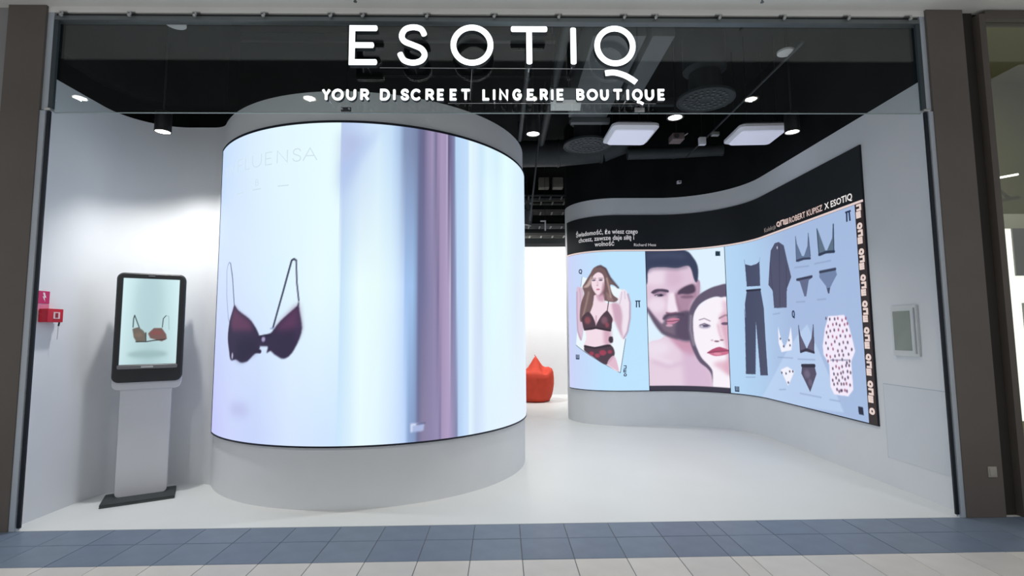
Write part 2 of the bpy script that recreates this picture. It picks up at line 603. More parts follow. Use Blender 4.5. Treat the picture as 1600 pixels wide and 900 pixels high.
PORTRAIT_ART = [
 ('s',(229,208,225),0.012,1,[(4.826,1.243),(4.64,1.317),(4.533,1.37),(4.154,1.355),(4.039,1.101),(3.849,0.904),(3.815,0.534),(4.832,0.533),(4.826,0.896)]),
 ('e',(240,229,242),0.1,0.7,[(4.684,1.178)],(0.2,0.12)),
 ('s',(200,148,174),0.06,0.9,[(4.508,1.357),(4.166,1.356),(4.076,1.1),(4.219,1.061),(4.372,1.202)]),
 ('s',(212,180,208),0.09,0.75,[(4.313,1.086),(4.066,1.05),(3.879,0.778),(3.913,0.548),(4.282,0.533)]),
 ('l',(242,230,243),0.06,0.5,[(4.779,1.062),(4.47,0.945)],0.06),
 ('l',(206,176,204),0.06,0.5,[(4.756,0.972),(4.523,0.893),(4.318,0.945)],0.05),
 ('s',(223,197,217),0.012,1,[(4.838,2.407),(4.602,2.486),(4.183,2.487),(4.077,2.363),(4.034,2.152),(4.015,1.996),(4.095,1.922),(4.153,1.716),(4.155,1.304),(4.431,1.336),(4.611,1.431),(4.736,1.614),(4.835,1.802),(4.832,2.091)]),
 ('e',(238,222,237),0.09,0.8,[(4.675,2.287)],(0.2,0.13)),
 ('e',(210,176,200),0.09,0.6,[(4.399,2.271)],(0.14,0.14)),
 ('s',(168,132,156),0.06,0.9,[(4.355,2.054),(4.049,2.166),(4.021,1.971),(4.119,1.896),(4.165,1.716),(4.163,1.51),(4.313,1.667),(4.346,1.876)]),
 ('e',(240,225,239),0.07,0.8,[(4.67,1.853)],(0.14,0.12)),
 ('s',(186,154,178),0.012,1,[(4.047,2.223),(3.998,2.194),(4.014,2.035),(4.06,1.993)]),
 ('s',(57,65,91),0.018,1,[(4.845,2.705),(4.515,2.714),(4.205,2.702),(4.084,2.578),(4.024,2.438),(4.026,2.256),(4.053,2.19),(4.086,2.243),(4.125,2.405),(4.184,2.458),(4.342,2.428),(4.55,2.448),(4.736,2.433),(4.797,2.367),(4.812,2.201),(4.86,2.191)]),
 ('l',(92,88,112),0.05,0.5,[(4.791,2.381),(4.737,2.428),(4.55,2.438),(4.342,2.417),(4.184,2.447)],0.05),
 ('l',(84,94,122),0.07,0.5,[(4.757,2.619),(4.49,2.644),(4.234,2.608)],0.05),
 ('s',(108,92,112),0.03,0.88,[(4.834,1.823),(4.779,1.755),(4.687,1.65),(4.601,1.561),(4.562,1.618),(4.57,1.685),(4.495,1.716),(4.392,1.72),(4.277,1.75),(4.165,1.727),(4.143,1.51),(4.165,1.299),(4.431,1.331),(4.611,1.415),(4.742,1.593)]),
 ('s',(78,68,92),0.05,0.75,[(4.358,1.668),(4.16,1.727),(4.155,1.314),(4.367,1.336),(4.4,1.486)]),
 ('l',(86,76,98),0.035,0.7,[(4.82,1.781),(4.71,1.603),(4.584,1.423),(4.379,1.346)],0.05),
 ('l',(80,68,90),0.022,0.95,[(4.566,1.638),(4.501,1.695),(4.392,1.71),(4.271,1.697)],0.045),
 ('s',(203,133,161),0.014,1,[(4.525,1.612),(4.433,1.648),(4.339,1.636),(4.33,1.61),(4.418,1.556),(4.517,1.549)]),
 ('l',(118,74,98),0.007,1,[(4.531,1.596),(4.435,1.596),(4.33,1.613)],0.013),
 ('e',(216,172,193),0.02,0.9,[(4.486,1.531)],(0.055,0.02)),
 ('e',(150,120,146),0.035,0.8,[(4.617,2.026)],(0.11,0.04)),
 ('s',(82,68,90),0.014,1,[(4.762,2.045),(4.694,2.095),(4.588,2.105),(4.483,2.083),(4.492,2.046),(4.616,2.063),(4.723,2.027)]),
 ('e',(92,80,102),0.01,1,[(4.629,2.003)],(0.075,0.018)),
 ('e',(54,48,66),0.005,1,[(4.602,2.005)],(0.024,0.018)),
 ('e',(226,214,230),0.006,0.8,[(4.671,1.995)],(0.016,0.01)),
 ('s',(80,66,88),0.022,1,[(4.346,2.007),(4.319,2.072),(4.226,2.134),(4.124,2.167),(4.085,2.142),(4.078,2.051),(4.175,2.012),(4.28,2.021)]),
 ('e',(122,94,118),0.025,0.8,[(4.201,1.972)],(0.1,0.025)),
 ('s',(243,229,242),0.03,1,[(4.48,2.009),(4.397,2.034),(4.376,1.876),(4.35,1.756),(4.494,1.747),(4.504,1.852)]),
 ('l',(158,120,144),0.035,0.8,[(4.362,2.012),(4.341,1.876),(4.319,1.766)],0.045),
 ('l',(126,86,108),0.014,0.95,[(4.526,1.729),(4.457,1.713),(4.371,1.728)],0.02),
 ('s',(98,88,110),0.016,1,[(3.564,2.122),(3.748,2.12),(3.902,2.068),(4.031,1.986),(4.13,1.858),(4.191,1.691),(4.208,1.51),(4.185,1.304),(4.137,1.138),(4.056,0.974),(3.937,0.871),(3.88,0.766),(3.859,0.531),(3.802,0.535),(3.841,0.805),(3.945,0.976),(4.055,1.202),(4.12,1.458),(4.112,1.664),(4.024,1.842),(3.857,1.933),(3.729,1.952),(3.576,1.874)]),
 ('l',(156,147,162),0.025,0.75,[(4.152,1.677),(4.167,1.458),(4.128,1.227)],0.035),
 ('s',(248,241,250),0.016,1,[(3.549,1.872),(3.704,1.945),(3.806,1.948),(3.934,1.903),(4.048,1.804),(4.109,1.689),(4.126,1.509),(4.116,1.304),(4.072,1.151),(4.013,1.025),(3.894,0.897),(3.863,0.804),(3.85,0.527),(3.587,0.527),(3.581,1.208)]),
 ('s',(216,164,187),0.06,0.85,[(3.727,1.655),(3.583,1.713),(3.583,1.159),(3.585,0.793),(3.693,0.905),(3.635,1.059),(3.675,1.305),(3.718,1.504)]),
 ('s',(226,192,210),0.06,0.85,[(3.68,1.884),(3.567,1.836),(3.576,1.651),(3.657,1.703)]),
 ('s',(222,174,193),0.06,0.75,[(3.86,0.949),(3.643,0.99),(3.6,0.792),(3.799,0.901)]),
 ('e',(158,150,174),0.022,0.9,[(3.954,1.512)],(0.085,0.032)),
 ('e',(88,82,108),0.008,1,[(3.944,1.52)],(0.05,0.018)),
 ('l',(106,96,120),0.006,1,[(4.028,1.531),(3.957,1.556),(3.874,1.519)],0.013),
 ('e',(236,232,244),0.005,0.8,[(3.994,1.51)],(0.016,0.009)),
 ('e',(108,88,112),0.012,1,[(3.644,1.548)],(0.06,0.022)),
 ('l',(168,152,170),0.012,0.9,[(4.03,1.611),(3.957,1.632),(3.871,1.592)],0.018),
 ('l',(148,118,138),0.014,0.9,[(3.73,1.63),(3.638,1.672),(3.58,1.668)],0.022),
 ('l',(226,188,204),0.035,0.9,[(3.755,1.53),(3.732,1.405),(3.705,1.325)],0.04),
 ('e',(134,92,112),0.009,1,[(3.783,1.285)],(0.04,0.012)),
 ('e',(150,104,124),0.009,1,[(3.706,1.303)],(0.03,0.012)),
 ('e',(196,160,178),0.01,0.8,[(3.853,1.299)],(0.022,0.01)),
 ('s',(206,114,144),0.01,1,[(3.933,1.11),(3.864,1.159),(3.787,1.192),(3.731,1.2),(3.596,1.154),(3.617,1.104),(3.716,1.074),(3.818,1.064),(3.891,1.088)]),
 ('p',(176,82,114),0.008,1,[(3.933,1.11),(3.864,1.159),(3.787,1.192),(3.731,1.195),(3.596,1.154),(3.739,1.138),(3.84,1.126)]),
 ('l',(116,58,82),0.005,1,[(3.93,1.11),(3.815,1.127),(3.597,1.149)],0.011),
 ('e',(230,158,178),0.012,0.8,[(3.778,1.098)],(0.06,0.014)),
 ('p',(34,56,74),0,1,[(3.746,2.651),(3.673,2.638),(3.676,2.569),(3.749,2.577)]),
]
GARMENT_ART = [
 ('p',(190,212,242),0.02,0.7,[(3.066,0.53),(2.466,1.123),(2.159,1.376),(1.943,1.51),(1.645,1.034),(1.382,0.576),(2.123,0.532)]),
 ('p',(70,76,102),0,1,[(3.268,2.396),(3.156,2.362),(3.036,2.371),(2.965,2.397),(2.975,2.057),(3.252,2.071)]),
 ('l',(110,120,150),0,1,[(3.268,2.396),(3.277,2.463)],0.006),
 ('l',(110,120,150),0,1,[(2.965,2.397),(2.95,2.45)],0.006),
 ('p',(70,76,102),0,1,[(3.255,2.016),(2.974,2.009),(2.914,1.739),(2.914,1.584),(2.916,1.759),(2.909,1.256),(2.895,0.838),(3.068,0.824),(3.108,1.569),(3.164,0.832),(3.341,0.823),(3.322,1.37),(3.311,1.778),(3.3,1.61),(3.302,1.822)]),
 ('l',(40,44,64),0,1,[(3.255,2.013),(2.977,2.006)],0.03),
 ('p',(76,78,104),0,1,[(2.555,2.579),(2.458,2.579),(2.344,2.514),(2.286,2.309),(2.216,2.098),(2.333,1.955),(2.353,1.727),(2.652,1.733),(2.666,1.968),(2.765,2.05),(2.705,2.337),(2.663,2.499)]),
 ('l',(56,58,80),0,1,[(2.693,2.336),(2.666,1.968)],0.012),
 ('l',(56,58,80),0,1,[(2.449,2.539),(2.512,1.75)],0.012),
 ('l',(56,58,80),0,1,[(2.317,2.256),(2.332,1.941)],0.012),
 ('e',(200,205,225),0,1,[(2.5,2.512)],(0.012,0.02)),
 ('p',(96,114,146),0,1,[(2.074,2.572),(2.058,2.486),(1.968,2.322),(1.927,2.316),(1.851,2.422),(1.824,2.566),(1.811,2.509),(1.798,2.307),(1.815,2.261),(1.927,2.269),(2.056,2.261),(2.086,2.274)]),
 ('l',(50,58,84),0,1,[(2.085,2.281),(1.948,2.286),(1.81,2.271)],0.025),
 ('l',(56,66,92),0,1,[(2.078,2.58),(2.09,2.281)],0.01),
 ('l',(56,66,92),0,1,[(1.821,2.568),(1.803,2.294)],0.01),
 ('p',(92,112,132),0,1,[(1.659,2.586),(1.636,2.568),(1.527,2.319),(1.497,2.314),(1.398,2.433),(1.374,2.584),(1.356,2.574),(1.382,2.268),(1.52,2.282),(1.633,2.269),(1.649,2.388)]),
 ('l',(44,56,80),0,1,[(1.642,2.288),(1.519,2.297),(1.38,2.283)],0.03),
 ('l',(44,56,80),0,1,[(1.653,2.585),(1.645,2.297)],0.014),
 ('l',(44,56,80),0,1,[(1.365,2.578),(1.383,2.275)],0.014),
 ('p',(96,104,136),0,1,[(2.099,2.06),(1.801,2.069),(1.797,2.042),(1.861,2.022),(1.927,1.84),(1.964,1.836),(2.043,2.024),(2.097,2.038)]),
 ('l',(52,56,80),0,1,[(2.1,2.052),(1.8,2.058)],0.03),
 ('p',(112,130,166),0,1,[(1.65,2.097),(1.379,2.099),(1.356,2.031),(1.478,1.908),(1.504,1.838),(1.527,1.843),(1.554,1.927),(1.662,2.034)]),
 ('l',(52,60,84),0,1,[(1.646,2.092),(1.378,2.093)],0.03),
 ('p',(70,78,104),0,1,[(1.537,1.901),(1.486,1.902),(1.504,1.838),(1.527,1.843)]),
 ('p',(240,240,250),0.004,1,[(2.58,1.502),(2.542,1.374),(2.458,1.213),(2.348,1.34),(2.286,1.489),(2.27,1.306),(2.299,1.197),(2.529,1.163),(2.585,1.282)]),
 ('p',(92,88,112),0,1,[(2.118,1.496),(2.085,1.377),(1.977,1.224),(1.876,1.345),(1.829,1.5),(1.824,1.297),(1.849,1.173),(2.002,1.19),(2.105,1.171),(2.121,1.308)]),
 ('l',(46,44,64),0,1,[(2.104,1.183),(1.986,1.214),(1.843,1.186)],0.03),
 ('l',(46,44,64),0,1,[(2.118,1.499),(2.113,1.186)],0.012),
 ('l',(46,44,64),0,1,[(1.826,1.502),(1.843,1.186)],0.012),
 ('p',(240,240,250),0.004,1,[(2.568,0.937),(2.415,0.987),(2.256,0.942),(2.362,0.812),(2.415,0.75),(2.488,0.835)]),
 ('p',(80,74,96),0,1,[(2.09,1.03),(1.851,1.045),(1.818,0.943),(1.958,0.725),(2.117,0.927)]),
 ('l',(40,40,58),0,1,[(2.091,1.02),(1.849,1.035)],0.04),
 ('e',(128,116,140),0.03,0.6,[(2.0,0.928)],(0.06,0.05)),
 ('e',(120,108,132),0.02,0.6,[(1.947,0.834)],(0.04,0.04)),
 ('e',(70,64,84),0.004,1,[(2.539,1.334)],(0.016,0.014)),
 ('e',(70,64,84),0.004,1,[(2.472,1.239)],(0.016,0.014)),
 ('e',(70,64,84),0.004,1,[(2.344,1.318)],(0.016,0.014)),
 ('e',(70,64,84),0.004,1,[(2.325,1.255)],(0.016,0.014)),
 ('e',(70,64,84),0.004,1,[(2.547,0.902)],(0.016,0.014)),
 ('e',(70,64,84),0.004,1,[(2.449,0.899)],(0.016,0.014)),
 ('e',(70,64,84),0.004,1,[(2.363,0.931)],(0.016,0.014)),
 ('e',(70,64,84),0.004,1,[(2.294,0.936)],(0.016,0.014)),
 ('e',(70,64,84),0.004,1,[(2.408,0.79)],(0.016,0.014)),
 ('p',(242,234,250),0.004,1,[(1.542,1.594),(1.284,1.596),(1.227,1.499),(1.178,1.339),(1.151,1.224),(1.22,1.117),(1.216,0.833),(1.298,0.754),(1.526,0.75),(1.579,0.824),(1.58,1.069),(1.67,1.171),(1.673,1.268),(1.617,1.458)]),
 ('e',(92,64,84),0.004,1,[(1.586,1.569)],(0.012,0.017)),
 ('e',(66,56,82),0.004,1,[(1.523,1.559)],(0.012,0.017)),
 ('e',(66,56,82),0.004,1,[(1.44,1.559)],(0.012,0.017)),
 ('e',(150,80,110),0.004,1,[(1.388,1.564)],(0.012,0.017)),
 ('e',(150,80,110),0.004,1,[(1.321,1.543)],(0.012,0.017)),
 ('e',(150,80,110),0.004,1,[(1.262,1.561)],(0.012,0.017)),
 ('e',(150,80,110),0.004,1,[(1.558,1.482)],(0.012,0.017)),
 ('e',(150,80,110),0.004,1,[(1.475,1.5)],(0.012,0.017)),
 ('e',(92,64,84),0.004,1,[(1.417,1.506)],(0.012,0.017)),
 ('e',(92,64,84),0.004,1,[(1.364,1.49)],(0.012,0.017)),
 ('e',(150,80,110),0.004,1,[(1.286,1.497)],(0.012,0.017)),
 ('e',(150,80,110),0.004,1,[(1.242,1.506)],(0.012,0.017)),
 ('e',(92,64,84),0.004,1,[(1.591,1.415)],(0.012,0.017)),
 ('e',(92,64,84),0.004,1,[(1.526,1.431)],(0.012,0.017)),
 ('e',(66,56,82),0.004,1,[(1.458,1.44)],(0.012,0.017)),
 ('e',(150,80,110),0.004,1,[(1.388,1.443)],(0.012,0.017)),
 ('e',(150,80,110),0.004,1,[(1.32,1.427)],(0.012,0.017)),
 ('e',(66,56,82),0.004,1,[(1.258,1.44)],(0.012,0.017)),
 ('e',(92,64,84),0.004,1,[(1.567,1.366)],(0.012,0.017)),
 ('e',(150,80,110),0.004,1,[(1.492,1.372)],(0.012,0.017)),
 ('e',(150,80,110),0.004,1,[(1.427,1.359)],(0.012,0.017)),
 ('e',(84,60,92),0.004,1,[(1.364,1.379)],(0.012,0.017)),
 ('e',(84,60,92),0.004,1,[(1.286,1.373)],(0.012,0.017)),
 ('e',(150,80,110),0.004,1,[(1.215,1.379)],(0.012,0.017)),
 ('e',(66,56,82),0.004,1,[(1.614,1.298)],(0.012,0.017)),
 ('e',(150,80,110),0.004,1,[(1.518,1.284)],(0.012,0.017)),
 ('e',(84,60,92),0.004,1,[(1.461,1.317)],(0.012,0.017)),
 ('e',(66,56,82),0.004,1,[(1.388,1.291)],(0.012,0.017)),
 ('e',(92,64,84),0.004,1,[(1.324,1.31)],(0.012,0.017)),
 ('e',(84,60,92),0.004,1,[(1.256,1.311)],(0.012,0.017)),
 ('e',(66,56,82),0.004,1,[(1.582,1.238)],(0.012,0.017)),
 ('e',(150,80,110),0.004,1,[(1.498,1.236)],(0.012,0.017)),
 ('e',(92,64,84),0.004,1,[(1.419,1.219)],(0.012,0.017)),
 ('e',(84,60,92),0.004,1,[(1.351,1.222)],(0.012,0.017)),
 ('e',(84,60,92),0.004,1,[(1.29,1.255)],(0.012,0.017)),
 ('e',(66,56,82),0.004,1,[(1.201,1.241)],(0.012,0.017)),
 ('e',(150,80,110),0.004,1,[(1.613,1.164)],(0.012,0.017)),
 ('e',(150,80,110),0.004,1,[(1.552,1.15)],(0.012,0.017)),
 ('e',(84,60,92),0.004,1,[(1.472,1.162)],(0.012,0.017)),
 ('e',(92,64,84),0.004,1,[(1.404,1.175)],(0.012,0.017)),
 ('e',(92,64,84),0.004,1,[(1.336,1.178)],(0.012,0.017)),
 ('e',(84,60,92),0.004,1,[(1.253,1.19)],(0.012,0.017)),
 ('e',(150,80,110),0.004,1,[(1.595,1.101)],(0.012,0.017)),
 ('e',(84,60,92),0.004,1,[(1.509,1.115)],(0.012,0.017)),
 ('e',(150,80,110),0.004,1,[(1.444,1.112)],(0.012,0.017)),
 ('e',(66,56,82),0.004,1,[(1.358,1.13)],(0.012,0.017)),
 ('e',(66,56,82),0.004,1,[(1.288,1.101)],(0.012,0.017)),
 ('e',(84,60,92),0.004,1,[(1.244,1.121)],(0.012,0.017)),
 ('e',(84,60,92),0.004,1,[(1.522,1.025)],(0.012,0.017)),
 ('e',(150,80,110),0.004,1,[(1.465,1.051)],(0.012,0.017)),
 ('e',(150,80,110),0.004,1,[(1.417,1.037)],(0.012,0.017)),
 ('e',(92,64,84),0.004,1,[(1.367,1.057)],(0.012,0.017)),
 ('e',(84,60,92),0.004,1,[(1.303,1.071)],(0.012,0.017)),
 ('e',(84,60,92),0.004,1,[(1.255,1.075)],(0.012,0.017)),
 ('e',(66,56,82),0.004,1,[(1.508,0.968)],(0.012,0.017)),
 ('e',(92,64,84),0.004,1,[(1.446,0.97)],(0.012,0.017)),
 ('e',(92,64,84),0.004,1,[(1.391,0.985)],(0.012,0.017)),
 ('e',(84,60,92),0.004,1,[(1.356,1.0)],(0.012,0.017)),
 ('e',(66,56,82),0.004,1,[(1.286,1.012)],(0.012,0.017)),
 ('e',(92,64,84),0.004,1,[(1.241,1.003)],(0.012,0.017)),
 ('e',(84,60,92),0.004,1,[(1.535,0.898)],(0.012,0.017)),
 ('e',(92,64,84),0.004,1,[(1.477,0.929)],(0.012,0.017)),
 ('e',(66,56,82),0.004,1,[(1.431,0.906)],(0.012,0.017)),
 ('e',(92,64,84),0.004,1,[(1.373,0.943)],(0.012,0.017)),
 ('e',(84,60,92),0.004,1,[(1.332,0.928)],(0.012,0.017)),
 ('e',(66,56,82),0.004,1,[(1.285,0.95)],(0.012,0.017)),
 ('e',(66,56,82),0.004,1,[(1.517,0.857)],(0.012,0.017)),
 ('e',(92,64,84),0.004,1,[(1.458,0.871)],(0.012,0.017)),
 ('e',(92,64,84),0.004,1,[(1.397,0.872)],(0.012,0.017)),
 ('e',(92,64,84),0.004,1,[(1.357,0.875)],(0.012,0.017)),
 ('e',(150,80,110),0.004,1,[(1.315,0.884)],(0.012,0.017)),
 ('e',(92,64,84),0.004,1,[(1.26,0.875)],(0.012,0.017)),
 ('e',(84,60,92),0.004,1,[(1.472,0.807)],(0.012,0.017)),
 ('e',(92,64,84),0.004,1,[(1.44,0.79)],(0.012,0.017)),
 ('e',(84,60,92),0.004,1,[(1.411,0.801)],(0.012,0.017)),
 ('e',(84,60,92),0.004,1,[(1.393,0.805)],(0.012,0.017)),
 ('e',(150,80,110),0.004,1,[(1.346,0.812)],(0.012,0.017)),
 ('e',(84,60,92),0.004,1,[(1.315,0.807)],(0.012,0.017)),
 ('l',(120,124,150),0.004,0.8,[(1.551,1.114),(1.263,1.13)],0.012),
 ('l',(118,134,168),0.008,0.45,[(2.134,2.204),(1.845,2.187)],0.014),
 ('l',(118,134,168),0.008,0.45,[(1.735,2.197),(1.446,2.193)],0.014),
 ('l',(118,134,168),0.008,0.45,[(2.138,1.783),(1.96,1.778)],0.014),
 ('l',(118,134,168),0.008,0.45,[(1.721,1.784),(1.568,1.783)],0.014),
 ('l',(118,134,168),0.008,0.45,[(2.688,1.653),(2.52,1.662)],0.014),
 ('l',(118,134,168),0.008,0.45,[(3.343,0.779),(3.175,0.792)],0.014),
 ('l',(118,134,168),0.008,0.45,[(2.62,1.094),(2.278,1.1)],0.014),
 ('l',(118,134,168),0.008,0.45,[(2.172,1.093),(1.832,1.103)],0.014),
 ('l',(118,134,168),0.008,0.45,[(2.627,0.678),(2.475,0.698)],0.014),
 ('l',(118,134,168),0.008,0.45,[(2.167,0.686),(1.754,0.687)],0.014),
 ('l',(118,134,168),0.008,0.45,[(1.605,0.683),(1.439,0.686)],0.014),
 ('p',(34,40,62),0,1,[(1.162,0.672),(1.092,0.675),(1.084,0.597),(1.157,0.597)]),
]
DRUM_ART = [
 ('p',(176,188,226),0.12,0.8,[(-88.69,2.655),(-87.623,2.712),(-84.134,2.998),(-81.281,3.145),(-89.079,3.195),(-89.245,2.655)]),
 ('p',(176,200,240),0.08,0.7,[(-89.079,2.938),(-86.849,2.927),(-78.749,3.237),(-76.909,3.265),(-84.099,2.941),(-87.623,2.712),(-88.937,2.487)]),
 ('e',(176,176,224),0.1,0.6,[(-122.541,0.784)],(0.16,0.05)),
 ('p',(176,190,230),0.012,0.9,[(-68.274,0.677),(-64.101,0.667),(-64.277,0.603),(-68.247,0.597)]),
 ('l',(226,232,250),0.004,1,[(-67.878,0.607),(-67.896,0.66),(-66.206,0.662)],0.012),
 ('l',(80,84,120),0.004,1,[(-66.395,0.662),(-63.907,0.667)],0.01),
 ('l',(120,130,165),0,1,[(-127.037,1.707),(-129.078,1.989),(-130.638,2.095),(-131.643,2.109),(-132.698,2.086),(-133.418,2.029),(-132.725,1.808),(-130.73,1.589),(-129.681,1.545)],0.008),
 ('l',(62,66,96),0,1,[(-127.037,1.707),(-128.733,1.945),(-130.638,2.095)],0.012),
 ('l',(56,60,88),0,1,[(-109.103,1.493),(-105.945,1.802),(-103.381,2.07),(-102.628,2.082),(-101.902,2.068)],0.017),
 ('l',(70,72,104),0,1,[(-101.902,2.068),(-101.496,1.879),(-100.734,1.725)],0.014),
 ('s',(54,46,74),0.006,1,[(-127.037,1.707),(-124.404,1.655),(-119.072,1.581),(-116.155,1.511),(-114.046,1.416),(-113.994,1.309),(-116.377,1.261),(-119.055,1.206),(-122.074,1.194),(-124.643,1.216),(-127.941,1.213),(-129.216,1.29),(-130.513,1.417),(-129.726,1.559),(-128.165,1.644)]),
 ('s',(54,46,74),0.006,1,[(-100.734,1.725),(-100.397,1.639),(-99.515,1.493),(-100.376,1.388),(-102.719,1.27),(-105.236,1.233),(-107.952,1.263),(-109.675,1.296),(-111.1,1.282),(-110.887,1.336),(-113.924,1.342),(-114.046,1.416),(-110.172,1.443),(-106.696,1.548),(-101.179,1.679)]),
 ('l',(48,42,68),0,1,[(-114.358,1.414),(-109.984,1.432)],0.03),
 ('l',(48,42,68),0,1,[(-115.773,1.295),(-113.717,1.293)],0.035),
 ('p',(112,66,98),0.05,0.75,[(-126.998,1.692),(-124.37,1.64),(-118.298,1.553),(-116.755,1.471),(-127.179,1.473),(-128.877,1.53)]),
 ('p',(104,62,98),0.06,0.75,[(-100.896,1.692),(-100.53,1.626),(-100.0,1.493),(-106.593,1.468),(-108.249,1.482),(-105.644,1.561)]),
 ('p',(70,58,88),0.04,0.6,[(-101.136,1.639),(-99.612,1.493),(-100.487,1.401),(-101.823,1.362)]),
 ('p',(40,38,60),0.06,0.6,[(-125.078,1.389),(-115.282,1.389),(-115.12,1.295),(-121.306,1.204),(-124.66,1.223)]),
 ('e',(170,160,200),0.006,1,[(-112.53,1.397)],(0.022,0.022)),
 ('e',(190,185,215),0.006,1,[(-127.047,1.249)],(0.014,0.03)),
 ('l',(150,170,205),0,1,[(-109.952,1.489),(-108.929,1.489)],0.012),
]
KIOSK_ART = [
 ('e',(150,178,180),0.03,0.7,[(-0.007,1.268)],(0.15,0.035)),
 ('e',(176,206,212),0.06,0.6,[(-0.016,1.733)],(0.1,0.3)),
 ('l',(70,84,86),0,1,[(-0.126,1.512),(-0.125,1.589),(-0.119,1.62),(-0.078,1.502)],0.008),
 ('l',(70,84,86),0,1,[(0.092,1.512),(0.096,1.591),(0.117,1.62)],0.007),
 ('l',(160,180,180),0,1,[(0.117,1.62),(0.137,1.613),(0.144,1.49)],0.005),
 ('p',(112,104,96),0.006,1,[(-0.13,1.498),(-0.087,1.512),(-0.052,1.484),(-0.029,1.448),(-0.029,1.385),(-0.093,1.376),(-0.117,1.421)]),
 ('p',(120,92,88),0.006,1,[(-0.013,1.455),(0.029,1.505),(0.088,1.505),(0.124,1.447),(0.131,1.404),(0.093,1.383),(0.004,1.413)]),
 ('e',(140,84,84),0.015,0.8,[(0.048,1.462)],(0.045,0.02)),
 ('e',(130,112,100),0.012,0.8,[(-0.084,1.442)],(0.03,0.02)),
 ('l',(60,60,60),0,1,[(-0.099,1.382),(-0.026,1.381),(0.028,1.391),(0.116,1.401)],0.009),
 ('l',(60,66,66),0,1,[(-0.03,1.463),(-0.026,1.381)],0.008),
]
DRUM_BANDS = [
 [(-143.75,(196,220,254)),(-125.35,(214,234,255)),(-110.48,(226,246,255)),(-89.35,(232,254,255)),(-89.16,(186,204,238)),(-84.17,(196,216,246)),(-78.29,(212,234,252)),(-74.59,(196,222,248)),(-72.33,(172,196,230)),(-70.81,(132,150,184)),(-68.5,(128,142,178)),(-67.13,(120,134,168)),(-66.14,(104,108,144)),(-64.94,(104,104,140)),(-63.73,(140,130,166)),(-62.08,(160,150,186)),(-60.82,(116,112,146)),(-60.5,(150,136,172)),(-59.1,(168,152,188)),(-57.57,(164,148,184)),(-57.12,(196,186,214)),(-56.79,(96,88,124)),(-55.54,(118,114,152)),(-54.5,(132,140,178)),(-54.14,(184,214,244)),(-51.74,(190,218,248)),(-49.48,(196,222,250)),(-48.7,(228,248,255)),(-45.99,(220,240,254)),(-43.7,(206,232,250)),(-40.63,(222,246,255)),(-35.8,(214,240,252)),(-30.04,(230,254,255)),(-21.05,(222,244,255)),(-5.96,(214,236,255))],
 [(-143.24,(200,216,252)),(-125.87,(212,228,254)),(-108.74,(220,242,255)),(-94.36,(232,252,255)),(-88.73,(228,250,255)),(-88.46,(200,226,250)),(-86.11,(214,240,252)),(-83.41,(236,254,255)),(-78.04,(232,252,252)),(-73.5,(220,242,255)),(-70.73,(196,220,252)),(-70.17,(164,196,240)),(-67.9,(160,194,236)),(-66.94,(140,166,206)),(-66.17,(110,112,150)),(-64.6,(116,116,154)),(-63.01,(132,128,166)),(-60.98,(146,138,174)),(-59.94,(120,112,150)),(-59.52,(158,142,178)),(-57.6,(172,154,190)),(-56.29,(172,160,196)),(-55.95,(216,206,230)),(-55.62,(120,116,152)),(-54.03,(140,150,188)),(-53.57,(186,214,246)),(-51.2,(190,216,248)),(-49.47,(198,224,250)),(-48.71,(232,248,255)),(-46.07,(216,230,248)),(-43.84,(206,222,246)),(-42.68,(222,244,252)),(-38.28,(226,252,255)),(-30.67,(226,248,252)),(-22.28,(222,236,254)),(-2.67,(224,236,255))],
 [(-141.65,(196,200,250)),(-126.38,(204,214,252)),(-114.18,(200,214,252)),(-102.93,(214,230,255)),(-89.74,(208,230,255)),(-88.14,(204,230,252)),(-85.32,(216,238,252)),(-82.34,(232,252,255)),(-77.44,(226,246,255)),(-73.0,(210,230,255)),(-69.92,(190,214,250)),(-68.81,(140,166,208)),(-66.95,(132,152,192)),(-66.01,(112,114,150)),(-64.67,(136,128,160)),(-62.33,(142,134,170)),(-59.91,(150,142,178)),(-59.09,(128,118,158)),(-58.68,(164,148,184)),(-56.56,(176,158,196)),(-54.82,(150,142,180)),(-53.47,(128,134,170)),(-53.02,(180,204,240)),(-50.68,(196,222,252)),(-49.46,(200,224,252)),(-48.72,(226,244,255)),(-46.15,(208,224,246)),(-43.98,(214,230,252)),(-41.08,(224,242,255)),(-31.26,(226,242,255)),(-9.3,(224,236,255))],
]
# ------------------------------------------------------------------ materials
M_WALL = mat('white_wall_paint', (226, 229, 232), 0.75, spec=0.2, noise=(3.0, 0.015), bump=(180, 0.05))
M_FLOOR = mat('white_resin_floor', (228, 231, 230), 0.42, spec=0.3, noise=(1.2, 0.02))
M_BLACK = mat('black_void_paint', (26, 29, 30), 0.9, spec=0.1, noise=(1.5, 0.25))
M_DARKMETAL = mat('dark_duct_paint', (58, 62, 64), 0.6, spec=0.3, noise=(4, 0.12))
M_GREYMETAL = mat('grey_duct_paint', (92, 96, 98), 0.55, spec=0.3, noise=(4, 0.1))
M_PILLAR = mat('brown_grey_cladding', (108, 102, 97), 0.55, spec=0.3, noise=(1.3, 0.08))
M_DARKCLAD = mat('dark_recess_cladding', (56, 53, 50), 0.6, spec=0.25, noise=(2, 0.1))
M_STRIP = mat('pale_steel_jamb', (186, 196, 206), 0.5, noise=(2, 0.04))
M_NAVY = mat('dark_seal', (22, 30, 40), 0.5)
M_SOFFIT = mat('soffit_paint', (240, 241, 238), 0.8, spec=0.2, noise=(2, 0.02))
M_RAIL = mat('grey_rail', (120, 126, 128), 0.4, metal=0.6, noise=(6, 0.06))
M_CLAMP = mat('steel_clamp', (205, 205, 205), 0.3, metal=0.7)
M_TRIM = mat('black_screen_edge', (16, 22, 36), 0.5)
